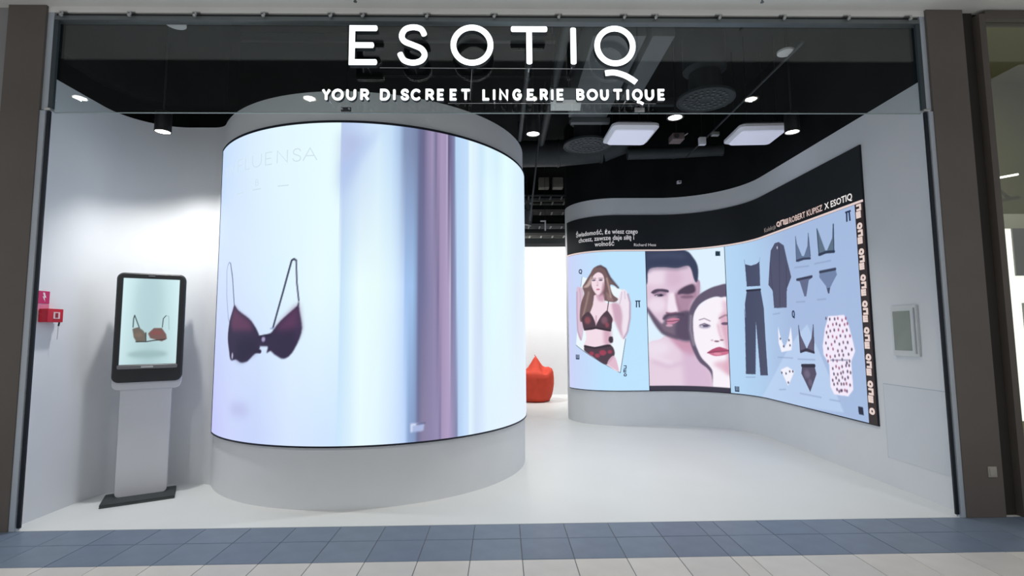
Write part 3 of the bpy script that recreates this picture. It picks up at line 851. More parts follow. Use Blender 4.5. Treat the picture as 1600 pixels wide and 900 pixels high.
M_GROUT = mat('grey_grout', (112, 116, 120), 0.9, noise=(40, 0.15))
M_BLUE = [mat('blue_grey_tile_%d' % i, c, 0.4, spec=0.35, noise=(7, 0.07), bump=(60, 0.05)) for i, c in enumerate([(116, 130, 149), (119, 133, 151), (113, 127, 147)])]
M_WHITE = [mat('stone_white_tile_%d' % i, c, 0.4, spec=0.35, noise=(6, 0.04), bump=(60, 0.04)) for i, c in enumerate([(216, 213, 208), (220, 217, 213), (212, 210, 207)])]
M_SCREEN = mat('lit_screen', attr=True, rough=0.5, spec=0.2)
M_LETTER = mat('lit_letter_face', (240, 240, 240), emit=(246, 254, 255), estr=1.6)
M_LETTERSIDE = mat('black_letter_return', (24, 28, 30), 0.5)
M_LAMP = mat('lamp_glow', (240, 240, 240), emit=(255, 252, 244), estr=6.0)
M_MALLLAMP = mat('mall_lamp_glow', (240, 240, 240), emit=(255, 250, 240), estr=14.0)
M_CAN = mat('black_lamp_housing', (28, 29, 31), 0.45, noise=(20, 0.1))
M_DIFF = mat('lit_panel_diffuser', (225, 225, 235), 0.6, emit=(206, 210, 236), estr=0.38)
M_PANEL = mat('pale_ceiling_panel', (232, 232, 240), 0.6, spec=0.2, noise=(3, 0.02))

m = bpy.data.materials.new('clear_glass')
m.use_nodes = True
nt = m.node_tree
nt.nodes.clear()
out = nt.nodes.new('ShaderNodeOutputMaterial')
mix = nt.nodes.new('ShaderNodeMixShader')
tr = nt.nodes.new('ShaderNodeBsdfTransparent')
tr.inputs['Color'].default_value = (0.95, 0.975, 0.97, 1)
gl = nt.nodes.new('ShaderNodeBsdfGlossy')
gl.inputs['Roughness'].default_value = 0.0
lw = nt.nodes.new('ShaderNodeLayerWeight')
lw.inputs['Blend'].default_value = 0.5
pw = nt.nodes.new('ShaderNodeMath')
pw.operation = 'POWER'
pw.inputs[1].default_value = 4.0
ma = nt.nodes.new('ShaderNodeMath')
ma.operation = 'MULTIPLY_ADD'
ma.inputs[1].default_value = 0.9
ma.inputs[2].default_value = 0.07
nt.links.new(lw.outputs['Facing'], pw.inputs[0])
nt.links.new(pw.outputs[0], ma.inputs[0])
nt.links.new(ma.outputs[0], mix.inputs['Fac'])
nt.links.new(tr.outputs[0], mix.inputs[1])
nt.links.new(gl.outputs[0], mix.inputs[2])
nt.links.new(mix.outputs[0], out.inputs['Surface'])
M_GLASS = m

# ------------------------------------------------------------------ floors
ZT = 3.564                                                      # top of the white walls
floor_shop = box('floor', -4.4, 4.4, 0.0, 8.2, -0.12, 0.0, M_FLOOR)
struct(floor_shop, 'seamless white resin floor inside the shop', 'floor')

mall = thing('floor_mall', 'blue and white tiled mall floor in front of the shop', 'floor', kind='structure')
box('grout_bed', -8.0, 8.0, -9.0, 0.0, -0.12, -0.004, M_GROUT, mall)
T = 0.333
X0 = -1.2097
cols = [X0 + T * j for j in range(-16, 9)]
cols += [cols[-1] + 0.135 + T * j for j in range(0, 14)]
rows = [(-0.277, -0.003, M_BLUE), (-0.277 - T, -0.28, M_BLUE)] + [(-0.277 - T * (k + 2), -0.28 - T * (k + 1), M_WHITE) for k in range(3)]
G = 0.0025
cache = {}
for ri, (y0, y1, ms) in enumerate(rows):
    for ci in range(len(cols) - 1):
        x0, x1 = cols[ci], cols[ci + 1]
        if (x0 < -4.6 or x1 > 4.9):
            continue
        key = (ri, round(x1 - x0, 3), (ci * 7 + ri * 3) % 3)
        if key not in cache:
            bm = bmesh.new()
            w, d = x1 - x0 - 2 * G, y1 - y0 - G
            add_box(bm, -w / 2, w / 2, -d / 2, d / 2, -0.012, 0.0, 0.0015, 1)
            o = bm_obj('tile', bm, ms[key[2]], mall)
            cache[key] = o.data
        else:
            o = link(bpy.data.objects.new('tile', cache[key]), mall)
        o.location = ((x0 + x1) / 2, (y0 + y1) / 2, random.uniform(-0.0006, 0.0006))
far = box('tile_field', -8.0, 8.0, -9.0, -0.28 - 4 * T, -0.05, 0.0, M_WHITE[0], mall)
far['kind'] = 'stuff'

# ------------------------------------------------------------------ walls
# left wall, rounded corner and alcove back, ending in the drum
inner, outer = [], []
for y in np.linspace(0.035, 0.66, 6):
    inner.append((-3.69, y)); outer.append((-3.79, y))
for a in np.linspace(180, 90, 20)[1:]:
    ca, sa = math.cos(math.radians(a)), math.sin(math.radians(a))
    inner.append((-3.19 + 0.5 * ca, 0.66 + 0.5 * sa)); outer.append((-3.19 + 0.6 * ca, 0.66 + 0.6 * sa))
for a in np.linspace(90, 34.7, 12):
    ca, sa = math.cos(math.radians(a)), math.sin(math.radians(a))
    inner.append((-2.946 + 0.2 * ca, 0.96 + 0.2 * sa)); outer.append((-2.946 + 0.3 * ca, 0.96 + 0.3 * sa))
struct(strip_wall('wall_left', inner, outer, 0.0, ZT, M_WALL), 'white left wall curving round behind the kiosk', 'wall')
struct(strip_wall('wall_left_upper', inner, outer, ZT + 0.25, 5.0, M_BLACK), 'black upper wall above the white left wall', 'wall')

# right wave wall
ss = list(np.linspace(0.035, SA, 8)) + list(np.linspace(SA, SB, 32))[1:] + [(SB + SC) / 2] + list(np.linspace(SC, SD, 44)) + [SD + 1.6]
struct(strip_wall('wall_right', [s_point(s) for s in ss], [s_point(s, -0.1) for s in ss], 0.0, ZT, M_WALL), 'white right wall swinging in an S curve into the shop', 'wall')
struct(strip_wall('wall_right_upper', [s_point(s, -0.004) for s in ss], [s_point(s, -0.1) for s in ss], ZT, 5.0, M_BLACK), 'black upper wall following the S curve above the white one', 'wall')

struct(box('wall_back', -4.4, 4.4, 8.0, 8.2, 0.0, 3.57, M_WALL), 'bright white back wall seen beside the drum', 'wall')
struct(box('wall_back_upper', -4.4, 4.4, 8.0, 8.2, 3.57, 5.0, M_BLACK), 'black wall above the white back wall', 'wall')
struct(box('wall_shell_left', -4.5, -4.4, 0.2, 8.2, 0.0, 5.0, M_BLACK), 'black outer wall left of the shop void', 'wall')
struct(box('wall_shell_right', 3.72, 3.80, 0.13, 8.0, 0.0, 5.0, M_BLACK), 'black outer wall right of the shop void', 'wall')
struct(box('ceiling', -4.5, 4.5, 0.10, 8.2, 5.0, 5.1, M_BLACK), 'black open ceiling of the shop', 'ceiling')

# shop front: fascia, soffit, rail, pillars
struct(box('wall_fascia', -4.6, 4.6, 0.05, 0.15, 4.10, 5.6, M_DARKCLAD), 'fascia closing the shop front above the glass rail', 'wall')
struct(box('ceiling_soffit', -8.0, 8.0, -0.75, 0.05, 4.10, 4.2, M_SOFFIT), 'pale grey soffit above the shop front', 'ceiling')
struct(box('wall_soffit_upstand', -8.0, 8.0, -0.80, -0.75, 4.10, 5.5, M_DARKMETAL), 'upstand in front of the soffit', 'wall')
struct(box('ceiling_mall', -8.0, 8.0, -9.0, -0.75, 5.5, 5.6, M_DARKMETAL), 'dark high ceiling of the mall walkway', 'ceiling')

pl = box('wall_pillar_left', -3.955, -3.655, -0.02, 0.033, 0.0, 4.10, M_PILLAR, bevel=0.004)
struct(pl, 'brown grey clad pillar left of the shop front', 'pillar')
pr_ = box('wall_pillar_right', 3.55, 3.86, -0.02, 0.033, 0.0, 4.10, M_PILLAR, bevel=0.004)
struct(pr_, 'brown grey clad pillar right of the shop front', 'pillar')
struct(box('wall_beyond_left', -6.5, -3.955, 0.02, 0.2, 0.0, 4.10, mat('pale_mall_wall', (150, 150, 150), 0.7, noise=(2, 0.04))), 'pale mall wall at the far left edge', 'wall')
struct(box('wall_return_right', 3.705, 3.985, 0.09, 0.12, 0.0, 4.10, M_DARKCLAD), 'dark back of the recess beside the right pillar', 'wall')
struct(box('wall_pillar_slot', 3.86, 3.985, 0.03, 0.09, 0.0, 4.10, M_DARKCLAD), 'dark shadow gap between pillar and neighbouring shop', 'wall')

for sx, lab, xo, xi, xs in ((-1, 'left', -3.655, -3.605, -3.58), (1, 'right', 3.55, 3.508, 3.483)):
    t = thing('trim_jamb_' + lab, 'pale steel jamb with dark seal on the %s side of the opening' % lab, 'trim', kind='structure')
    a, b = sorted((xo, xi))
    box('upper_jamb', a, b, 0.0, 0.022, 3.235, 4.05, M_STRIP, t, 0.003)
    box('lower_jamb', a + (0.006 if sx > 0 else -0.0), b + (0.006 if sx > 0 else -0.006), -0.012, 0.018, 0.0, 3.225, M_STRIP, t, 0.003)
    a, b = sorted((xi, xs))
    box('seal', a, b, -0.004, 0.012, 0.02, 3.22, M_NAVY, t, 0.002)
    a, b = sorted((xi + sx * 0.012, xs + sx * -0.012))
    box('pivot_bracket', a, b, -0.02, 0.02, 3.222, 3.242, M_CLAMP, t, 0.004)
    a, b = sorted((xi, xs - sx * 0.012))
    box('upper_seal', a, b, 0.0, 0.022, 3.244, 3.985, mat('dark_glass_channel', (60, 72, 78), 0.4), t, 0.002)
    # narrow cheek joining the jamb to the inner wall
    a, b = sorted((xi + sx * 0.0, sx * 3.70))
    struct(box('wall_cheek_' + lab, a, b, 0.023, 0.034, 0.0, ZT, M_WALL), 'narrow white cheek between %s jamb and inner wall' % lab, 'wall')

rail = thing('trim_head_rail', 'grey double head rail carrying the glass above the opening', 'trim', kind='structure')
box('upper_rail', -3.655, 3.55, 0.0, 0.06, 4.05, 4.10, M_SOFFIT, rail)
box('channel', -3.655, 3.55, 0.02, 0.06, 4.02, 4.05, M_DARKMETAL, rail)
box('lower_rail', -3.6, 3.505, -0.005, 0.06, 3.985, 4.02, M_RAIL, rail, 0.004)

# three glass panes with their clamps
panes = [(-3.575, -1.252), (-1.246, 1.132), (1.138, 3.478)]
side = ['left', 'middle', 'right']
clx = [(-3.53, -2.99, -2.47, -1.92, -1.38), (-1.12, -0.60, -0.05, 0.48, 1.02), (1.28, 1.81, 2.35, 2.89, 3.41)]
for k, (a, b) in enumerate(panes):
    t = thing('glass_transom', 'clear glass transom pane, %s one of the three above the opening' % side[k], 'glass pane', group='glass transom panes')
    box('pane', a, b, 0.024, 0.036, 3.224, 3.99, M_GLASS, t)
    box('polished_edge', a, b, 0.0235, 0.0365, 3.219, 3.2235, mat('glass_edge', (150, 165, 165), 0.3), t)
    for x in clx[k]:
        bm = bmesh.new()
        add_box(bm, x - 0.03, x + 0.03, -0.012, 0.012, 4.046, 4.056)
        add_tube(bm, (x, -0.014, 4.05), (x + 0.012, -0.03, 4.02), 0.007, 8)
        add_tube(bm, (x, -0.02, 4.012), (x, -0.034, 4.012), 0.012, 10)
        bm_obj('clamp', bm, M_CLAMP, t, 40)
for x, lab in ((-1.249, 'left joint of the glass panes, above the drum'), (1.135, 'right joint of the glass panes, below the sign')):
    t = thing('glass_connector', 'small steel connector plate at the ' + lab, 'connector', group='glass connectors')
    box('plate', x - 0.04, x + 0.04, 0.008, 0.022, 3.228, 3.262, M_CLAMP if x > 0 else M_DARKMETAL, t, 0.003)
    for dx in (-0.028, 0.028):
        tube('bolt', (x + dx, 0.008, 3.245), (x + dx, -0.004, 3.245), 0.008, M_CLAMP, t, 10)

# ------------------------------------------------------------------ lit signs
FRONT = -0.10
word = thing('wordmark_sign', 'large lit white letters ESOTIQ with black sides on the glass', 'sign', (0, 0, 0))
BIG = [('E', -1.201, -0.968, 3.561, 3.888), ('S', -0.820, -0.574, 3.557, 3.898), ('O', -0.397, -0.056, 3.558, 3.898), ('T', 0.074, 0.388, 3.560, 3.886),
       ('I', 0.562, 0.608, 3.560, 3.888), ('Q', 0.754, 1.086, 3.557, 3.894)]


def sign_place(x, z, d):
    return (x, d, z)


def sign_letter(parent, ch, x0, x1, z0, z1, hw, depth, tail=None):
    bm = bmesh.new()
    glyph_mesh(bm, ch, x0, x1, z0, z1, hw, sign_place, FRONT + 0.006, FRONT + depth, rounded=True)
    if tail:
        stroke_solid(bm, tail, hw, False, sign_place, FRONT + 0.006, FRONT + depth, rounded=False)
    o = bm_obj('letter', bm, M_LETTERSIDE, parent)
    bm = bmesh.new()
    glyph_mesh(bm, ch, x0, x1, z0, z1, hw, sign_place, FRONT, FRONT + 0.0055, rounded=True)
    if tail:
        stroke_solid(bm, tail, hw, False, sign_place, FRONT, FRONT + 0.0055, rounded=False)
    bm_obj('letter_face', bm, M_LETTER, o)
    return o


TAIL = smooth_path([(0.836, 3.497), (0.909, 3.503), (0.986, 3.482), (1.045, 3.449), (1.083, 3.421)], 5)
for ch, x0, x1, z0, z1 in BIG:
    sign_letter(word, ch, x0, x1, z0, z1, 0.0225, 0.055, TAIL if ch == 'Q' else None)
tube('support_wire', (-0.97, -0.04, 3.568), (0.92, -0.04, 3.562), 0.0028, M_CLAMP, word, 6)
tube('power_cable', (-0.23, -0.04, 3.556), (-0.245, -0.04, 3.30), 0.0025, M_CLAMP, word, 6)
for x in (-1.08, -0.7, -0.225, 0.23, 0.585, 0.92):
    tube('standoff', (x, -0.045, 3.60 if x != 0.23 else 3.57), (x, 0.022, 3.60 if x != 0.23 else 3.57), 0.006, M_CLAMP, word, 8)

line2 = thing('tagline_sign', 'small lit white letters YOUR DISCREET LINGERIE BOUTIQUE under the wordmark', 'sign')
SMALL = [('Y', -1.409, -1.335), ('O', -1.332, -1.232), ('U', -1.22, -1.134), ('R', -1.109, -1.032), ('D', -0.954, -0.869), ('I', -0.851, -0.826), ('S', -0.793, -0.718), ('C', -0.713, -0.622), ('R', -0.597, -0.521), ('E', -0.506, -0.441), ('E', -0.406, -0.34), ('T', -0.32, -0.234), ('L', -0.148, -0.082), ('I', -0.064, -0.039), ('N', -0.016, 0.065), ('G', 0.09, 0.171), ('E', 0.205, 0.272), ('R', 0.308, 0.38), ('I', 0.397, 0.423), ('E', 0.441, 0.507), ('B', 0.598, 0.67), ('O', 0.68, 0.777), ('U', 0.787, 0.864), ('T', 0.889, 0.976), ('I', 0.999, 1.025), ('Q', 1.043, 1.135), ('U', 1.145, 1.227), ('E', 1.248, 1.315)]
for ch, x0, x1 in SMALL:
    dz = 0.0018 * (x0 + 1.4)
    x0, x1 = (x0, x1) if ch == 'I' else (x0 + 0.004, x1 - 0.004)
    sign_letter(line2, ch, x0, x1, 3.268 + dz, 3.362 + dz, 0.0098, 0.04, [(1.085, 3.262), (1.112, 3.256), (1.135, 3.243)] if ch == 'Q' else None)
tube('support_wire', (-0.42, -0.05, 3.268), (1.25, -0.05, 3.268), 0.0022, M_CLAMP, line2, 6)
for x in (-1.37, -0.84, -0.05, 0.41, 1.01):
    tube('standoff', (x, -0.055, 3.30), (x, 0.022, 3.30), 0.005, M_CLAMP, line2, 8)

# ------------------------------------------------------------------ drum with the tall curved screen
drum = thing('screen_drum', 'big white cylindrical drum wrapped in a tall bright curved screen', 'display', (0, 0, 0))
BR = 1.668
prof = [d_point(a, BR) for a in np.linspace(-145.32, 160, 120)]
prof_in = [d_point(a, BR - 0.12) for a in np.linspace(-145.32, 160, 120)]
body = strip_wall('drum_body', prof, prof_in, 0.0, ZT, M_WALL, drum)
th0, th1 = -144.9, 24.0
rad = math.radians
cv = Canvas(DR * rad(th0), DR * rad(th1), 0.516, 3.272, 0.008, (225, 240, 255))
levels = [3.12, 1.85, 0.60]
rowc = []
for b in DRUM_BANDS:
    tk = np.array([rad(t) * DR for t, c in b])
    order = np.argsort(tk)
    rowc.append(np.stack([np.interp(cv.U, tk[order], np.array([c for t, c in b], float)[order][:, k]) for k in range(3)], axis=1))
for j, v in enumerate(cv.V):
    if v >= levels[0]:
        r_ = rowc[0]
    elif v >= levels[1]:
        w_ = (v - levels[1]) / (levels[0] - levels[1])
        r_ = rowc[0] * w_ + rowc[1] * (1 - w_)
    elif v >= levels[2]:
        w_ = (v - levels[2]) / (levels[1] - levels[2])
        r_ = rowc[1] * w_ + rowc[2] * (1 - w_)
    else:
        r_ = rowc[2]
    cv.img[j] = r_
cv.art(DRUM_ART, lambda t: rad(t) * DR)
scr = screen_mesh('led_screen', cv, lambda u: d_point(math.degrees(u / DR), DR), M_SCREEN, drum)
for nm, z0, z1 in (('upper_edge', 3.272, 3.292), ('lower_edge', 0.502, 0.516)):
    an = np.linspace(th0 - 0.25, th1, 90)
    strip_wall(nm, [d_point(a, DR + 0.004) for a in an], [d_point(a, BR - 0.02) for a in an], z0, z1, M_TRIM, drum)
strip_wall('side_edge', [d_point(a, DR + 0.004) for a in (th0 - 0.35, th0)], [d_point(a, BR - 0.02) for a in (th0 - 0.35, th0)], 0.502, 3.292, M_TRIM, drum)
M_FAINT = mat('faint_screen_type', (10, 10, 10), emit=(208, 226, 236), estr=1.0)


def drum_place(deg0):
    def f(x, z, d=0.003):
        p = d_point(deg0 + math.degrees(x / DR), DR + abs(d))
        return (p[0], p[1], z)
    return f


pos = [-137.8, -132.6, -126.3, -122.2, -117.7, -112.7, -107.6, -102.6, -98.4]
wid = [0.02, 0.13, 0.085, 0.075, 0.125, 0.083, 0.115, 0.087, 0.136]
for ch, deg, w in zip('INFLUENSA', pos, wid):
    bm = bmesh.new()
    glyph_mesh(bm, ch, -w / 2, w / 2, 2.935, 3.055, 0.0045, drum_place(deg), -0.006, -0.003, rounded=False)
    bm_obj('headline_letter', bm, M_FAINT, scr)
for deg in (-125.8, -117.3, -107.0):
    bm = bmesh.new()
    stroke_solid(bm, [(-0.055, 2.732), (0.055, 2.732)], 0.005, False, drum_place(deg), -0.006, -0.003, False)
    bm_obj('caption_rule', bm, M_FAINT, scr)
    if -120 < deg < -110:
        bm = bmesh.new()
        glyph_mesh(bm, 'B', -0.02, 0.02, 2.765, 2.825, 0.003, drum_place(deg), -0.006, -0.003, rounded=False)
        bm_obj('caption_mark', bm, M_FAINT, scr)

# ------------------------------------------------------------------ wave-shaped video wall on the right
wave = thing('wave_video_wall', 'S-curved video wall of fashion pictures under a black heading on the right wall', 'display')
S0, S1 = 0.90, 6.24
ZB, ZD, ZH = 0.522, 2.702, 3.285
OFF = 0.02


def wave_place(off):
    return lambda s: s_point(s, off)


sp = [s for s in np.linspace(S0, S1, 160)]
strip_wall('backing', [s_point(s, OFF - 0.003) for s in sp], [s_point(s, 0.0) for s in sp], ZB, ZH, M_TRIM, wave)
M_HEAD = mat('black_heading', (44, 47, 50), 0.55, spec=0.25, noise=(1.2, 0.12))
strip_wall('heading_panel', [s_point(s, OFF + 0.001) for s in sp], [s_point(s, OFF - 0.003) for s in sp], ZD + 0.012, ZH - 0.004, M_HEAD, wave)
M_COPPER = mat('copper_line', (120, 90, 80), emit=(226, 208, 206), estr=0.9)
strip_wall('copper_rule', [s_point(s, OFF + 0.004) for s in sp], [s_point(s, OFF - 0.003) for s in sp], ZD + 0.004, ZD + 0.026, M_COPPER, wave)

RES = 0.007
cv = Canvas(1.02, 3.60, ZB + 0.012, ZD, RES, (168, 192, 232))
f = np.clip((cv.U - 2.3) / 1.2, 0, 1)[None, :, None]
cv.img[:] = np.array((164, 186, 222), np.float32) * (1 - f) + np.array((180, 214, 244), np.float32) * f
cv.art(GARMENT_ART)
gp = screen_mesh('garment_picture', cv, wave_place(OFF), M_SCREEN, wave, flip=True)
cv = Canvas(3.605, 4.825, ZB + 0.012, ZD, RES, (222, 240, 253))
cv.art(PORTRAIT_ART)
cv.poly([(3.6, 0.5), (4.84, 0.5), (4.84, 0.605), (3.6, 0.605)], (58, 54, 70), 0.004)
pp = screen_mesh('portrait_picture', cv, wave_place(OFF), M_SCREEN, wave, flip=True)
cv = Canvas(4.83, S1 - 0.01, ZB + 0.012, ZD, RES, (192, 226, 252))
f = np.clip((cv.U - 5.5) / 0.7, 0, 1)[None, :, None]
cv.img[:] = np.array((190, 227, 253), np.float32) * (1 - f) + np.array((204, 210, 246), np.float32) * f
cv.art(MODEL_ART)
mp = screen_mesh('model_picture', cv, wave_place(OFF), M_SCREEN, wave, flip=True)
M_STRIPBG = mat('brown_side_strip', (24, 20, 20), 0.5, emit=(46, 36, 36), estr=0.8)
strip_wall('side_strip', [s_point(s, OFF + 0.001) for s in (S0 + 0.004, 1.017)], [s_point(s, OFF - 0.003) for s in (S0 + 0.004, 1.017)], ZB + 0.008, ZD + 0.002, M_STRIPBG, wave)
for s in (3.602, 4.827):
    strip_wall('divider', [s_point(s - 0.004, OFF + 0.003), s_point(s + 0.004, OFF + 0.003)], [s_point(s - 0.004, OFF - 0.002), s_point(s + 0.004, OFF - 0.002)], ZB + 0.01, ZD + 0.003, M_TRIM, wave)

M_SCREENTYPE = mat('pale_screen_type', (20, 20, 20), emit=(196, 194, 198), estr=1.0)
M_PINKTYPE = mat('pink_screen_type', (20, 20, 20), emit=(214, 188, 182), estr=1.0)
M_STRIPTYPE = mat('pale_pink_strip_type', (20, 20, 20), emit=(226, 206, 200), estr=1.0)
M_WHITETYPE = mat('white_screen_type', (20, 20, 20), emit=(236, 232, 230), estr=1.0)
M_DARKTYPE = mat('navy_screen_type', (20, 24, 36), emit=(36, 50, 78), estr=1.0)


def on_wave(s_left, z):
    def f(x, y, d=0.005):
        p = s_point(s_left - x, OFF + abs(d))
        return (p[0], p[1], z + y)
    return f


for s, sl, sr, z, sz in (('\u015awiadomo\u015b\u0107, \u017ce wiesz czego', 5.955, 4.94, 2.985, 0.105), ('chcesz, zawsze daje si\u0142\u0119 i', 5.90, 5.00, 2.888, 0.105), ('wolno\u015b\u0107', 5.615, 5.315, 2.795, 0.105)):
    type_on('quote_line', s, sz, on_wave(sl, z), M_SCREENTYPE, wave, width=sl - sr, bold=0.0015)
type_on('quote_author', 'Richard Hess', 0.066, on_wave(5.005, 2.782), M_SCREENTYPE, wave, width=0.35)
M_DIMTYPE = mat('dim_screen_type', (20, 20, 20), emit=(150, 140, 138), estr=1.0)
type_on('heading_word', 'Kolekcja', 0.085, on_wave(2.79, 2.766), M_DIMTYPE, wave, width=0.29)


def stroke_word(name, chars, place, height, hw, m_, parent, gap=0.02, wide=0.62):
    bm = bmesh.new()
    x = 0.0
    for c in chars:
        w = height * wide
        glyph_mesh(bm, c, x, x + w, 0.0, height, hw, place, -0.008, -0.004, rounded=False)
        x += w + gap
    return bm_obj(name, bm, m_, parent), x


stroke_word('heading_logo', ['Q_', 'P_', 'W_'], on_wave(2.475, 2.768), 0.075, 0.0075, M_PINKTYPE, wave, 0.014, 1.05)
type_on('heading_word', 'ROBERT KUPISZ', 0.098, on_wave(2.185, 2.767), M_PINKTYPE, wave, width=0.66, bold=0.0018)
type_on('heading_word', 'X ESOTIQ', 0.098, on_wave(1.49, 2.767), M_WHITETYPE, wave, width=0.45, bold=0.0018)

# vertical logo repeated down the side strip: reads downwards
def down_strip(z_top):
    def f(x, y, d=0.005):
        p = s_point(0.998 - y, OFF + abs(d))
        return (p[0], p[1], z_top - x)
    return f


zt = ZD - 0.008
k = 0
word_len = 0.0
while zt > ZB + 0.06:
    chars = ['P_', 'W_'] if k == 0 else (['Q_', 'P_', 'W_'] if zt - 0.235 > ZB else ['Q_'])
    _, word_len = stroke_word('strip_logo', chars, down_strip(zt), 0.074, 0.0105, M_STRIPTYPE, wave, 0.006, 0.9)
    zt -= word_len + 0.042
    k += 1

for s, z, ch, h, wd in ((1.155, 2.555, 'pi', 0.1, 0.8), (5.01, 1.815, 'pi', 0.1, 0.8), (5.91, 2.37, 'Q_', 0.085, 0.8), (2.235, 1.585, 'Q_', 0.10, 0.6), (6.01, 1.00, 'W_', 0.085, 0.9), (3.53, 0.56, 'W_', 0.085, 0.8)):
    pl_ = on_wave(s, z)
    bm = bmesh.new()
    if ch == 'pi':
        for p in ([(0, h), (h * wd, h)], [(h * .2, h), (h * .15, 0)], [(h * .58, h), (h * .62, 0)]):
            stroke_solid(bm, p, 0.009, False, pl_, -0.008, -0.004, False)
    else:
        glyph_mesh(bm, ch, 0, h * wd, 0, h, 0.008, pl_, -0.008, -0.004, rounded=False)
    bm_obj('picture_symbol', bm, M_DARKTYPE, wave)


def down_model(x, y, d=0.005):
    p = s_point(5.225 - y, OFF + abs(d))
    return (p[0], p[1], 0.92 - x)


stroke_word('picture_symbol', ['P_', 'W_', 'Q_'], down_model, 0.05, 0.006, M_DARKTYPE, wave, 0.01, 1.0)

# ------------------------------------------------------------------ kiosk with the lit display case
kz = math.radians(30)
KX, KY = -3.249, 0.811
kiosk = thing('display_kiosk', 'white kiosk with black framed lit screen showing a small bra', 'kiosk', (KX, KY, 0), kz)
M_KWHITE = mat('kiosk_white_lacquer', (214, 216, 220), 0.45, spec=0.35, noise=(3, 0.015))
M_KBLACK = mat('kiosk_black_frame', (44, 46, 48), 0.45, noise=(12, 0.06))
M_KDARK = mat('kiosk_foot_steel', (66, 72, 72), 0.5, metal=0.3, noise=(8, 0.08))


def rounded_slab(name, x0, x1, y0, y1, z0, z1, rad_, m_, parent, seg=7, hole=None, edge=0.004):
    """slab in the x-z plane with rounded corners, thickness along y, optional rectangular opening"""
    bm = bmesh.new()

    def loop(ax0, ax1, az0, az1, r, y):
        pts = []
        for cx, cz, a0 in ((ax1 - r, az1 - r, 0), (ax0 + r, az1 - r, 90), (ax0 + r, az0 + r, 180), (ax1 - r, az0 + r, 270)):
            for a in np.linspace(a0, a0 + 90, seg):
                pts.append(bm.verts.new((cx + r * math.cos(math.radians(a)), y, cz + r * math.sin(math.radians(a)))))
        return pts
    A = loop(x0, x1, z0, z1, rad_, y1)
    B = loop(x0, x1, z0, z1, rad_, y0 + edge)
    C = loop(x0 + edge, x1 - edge, z0 + edge, z1 - edge, rad_ - edge * 0.5, y0)
    n = len(A)
    for P, Q in ((A, B), (B, C)):
        for i in range(n):
            bm.faces.new((P[i], P[(i + 1) % n], Q[(i + 1) % n], Q[i]))
    bm.faces.new(A)
    if hole is None:
        bm.faces.new(C[::-1])
    else:
        D = loop(*hole, 0.006, y0)
        E_ = loop(*hole, 0.006, y0 + 0.03)
        for P, Q in ((C, D), (D, E_)):
            for i in range(n):
                bm.faces.new((P[i], P[(i + 1) % n], Q[(i + 1) % n], Q[i]))
        bm.faces.new(E_[::-1])
    return bm_obj(name, bm, m_, parent, 35)


rounded_slab('foot_plate', -0.275, 0.255, -0.245, 0.12, 0.0, 0.012, 0.005, M_KDARK, kiosk, 3)
bm = bmesh.new()
for r_, z_ in ((0, 0.0), (0, 0.018), (0.05, 0.03)):
    pass
add_box(bm, -0.275, 0.255, -0.24, 0.11, 0.011, 0.028, 0.012, 2)
bm_obj('foot_cover', bm, M_KDARK, kiosk, 35)
rounded_slab('column', -0.195, 0.185, -0.06, 0.05, 0.024, 1.02, 0.035, M_KWHITE, kiosk, 6)
rounded_slab('head_shell', -0.258, 0.258, -0.075, 0.10, 0.955, 1.98, 0.05, M_KWHITE, kiosk, 6)
head = rounded_slab('head_frame', -0.260, 0.262, -0.105, 0.02, 1.022, 2.002, 0.055, M_KBLACK, kiosk, 8, hole=(-0.214, 0.211, 1.178, 1.955), edge=0.012)
rounded_slab('lower_ledge', -0.225, 0.222, -0.112, -0.09, 1.140, 1.176, 0.012, mat('kiosk_grey_ledge', (120, 122, 122), 0.4), head, 4)
box('brand_plate', -0.05, 0.04, -0.1145, -0.111, 1.150, 1.164, mat('kiosk_pale_plate', (205, 208, 208), 0.4), head)
box('camera_lens', -0.03, 0.02, -0.108, -0.104, 1.972, 1.982, mat('kiosk_lens', (120, 124, 126), 0.3), head, 0.002)
cv = Canvas(-0.213, 0.210, 1.179, 1.954, 0.004, (206, 230, 232))
f = np.abs(cv.U[None, :] - 0.0) / 0.21
g = (cv.V[:, None] - 1.18) / 0.775
cv.img[:] = (np.array((176, 206, 210), np.float32)[None, None] + (26 * f ** 1.5)[..., None] * np.array((1.0, 0.9, 0.9)) + (14 * g)[..., None])
cv.art(KIOSK_ART)
scr2 = screen_mesh('screen', cv, lambda u: (u, -0.084), M_SCREEN, head)

# ------------------------------------------------------------------ things on the left wall
M_RED = mat('red_enamel', (196, 28, 52), 0.4, noise=(10, 0.06))
t = thing('warning_sign', 'magenta red sign with white lightning bolt on the left wall', 'sign', (-3.69, 0.18, 1.70))
box('plate', 0.0, 0.006, -0.05, 0.05, 0.0, 0.10, mat('magenta_sign', (196, 44, 104), 0.5), t)
box('lower_strip', 0.0, 0.006, -0.05, 0.05, -0.055, -0.004, mat('pink_strip', (214, 130, 160), 0.5), t)
bolt = [(-0.002, 0.088), (-0.018, 0.046), (-0.003, 0.050), (-0.010, 0.014), (0.016, 0.058), (0.001, 0.054), (0.014, 0.088)]
mesh_obj('bolt', [(0.0075, -y, z) for y, z in bolt] + [(0.0055, -y, z) for y, z in bolt], [tuple(range(7)), tuple(range(13, 6, -1))] + [(i, (i + 1) % 7, 7 + (i + 1) % 7, 7 + i) for i in range(7)], mat('sign_white', (235, 225, 230), 0.5), t)
t = thing('emergency_switch', 'red switch box with white symbol and hanging pin under the lightning sign', 'switch', (-3.69, 0.215, 1.55))
box('housing', 0.0, 0.075, -0.07, 0.075, 0.0, 0.108, M_RED, t, 0.006)
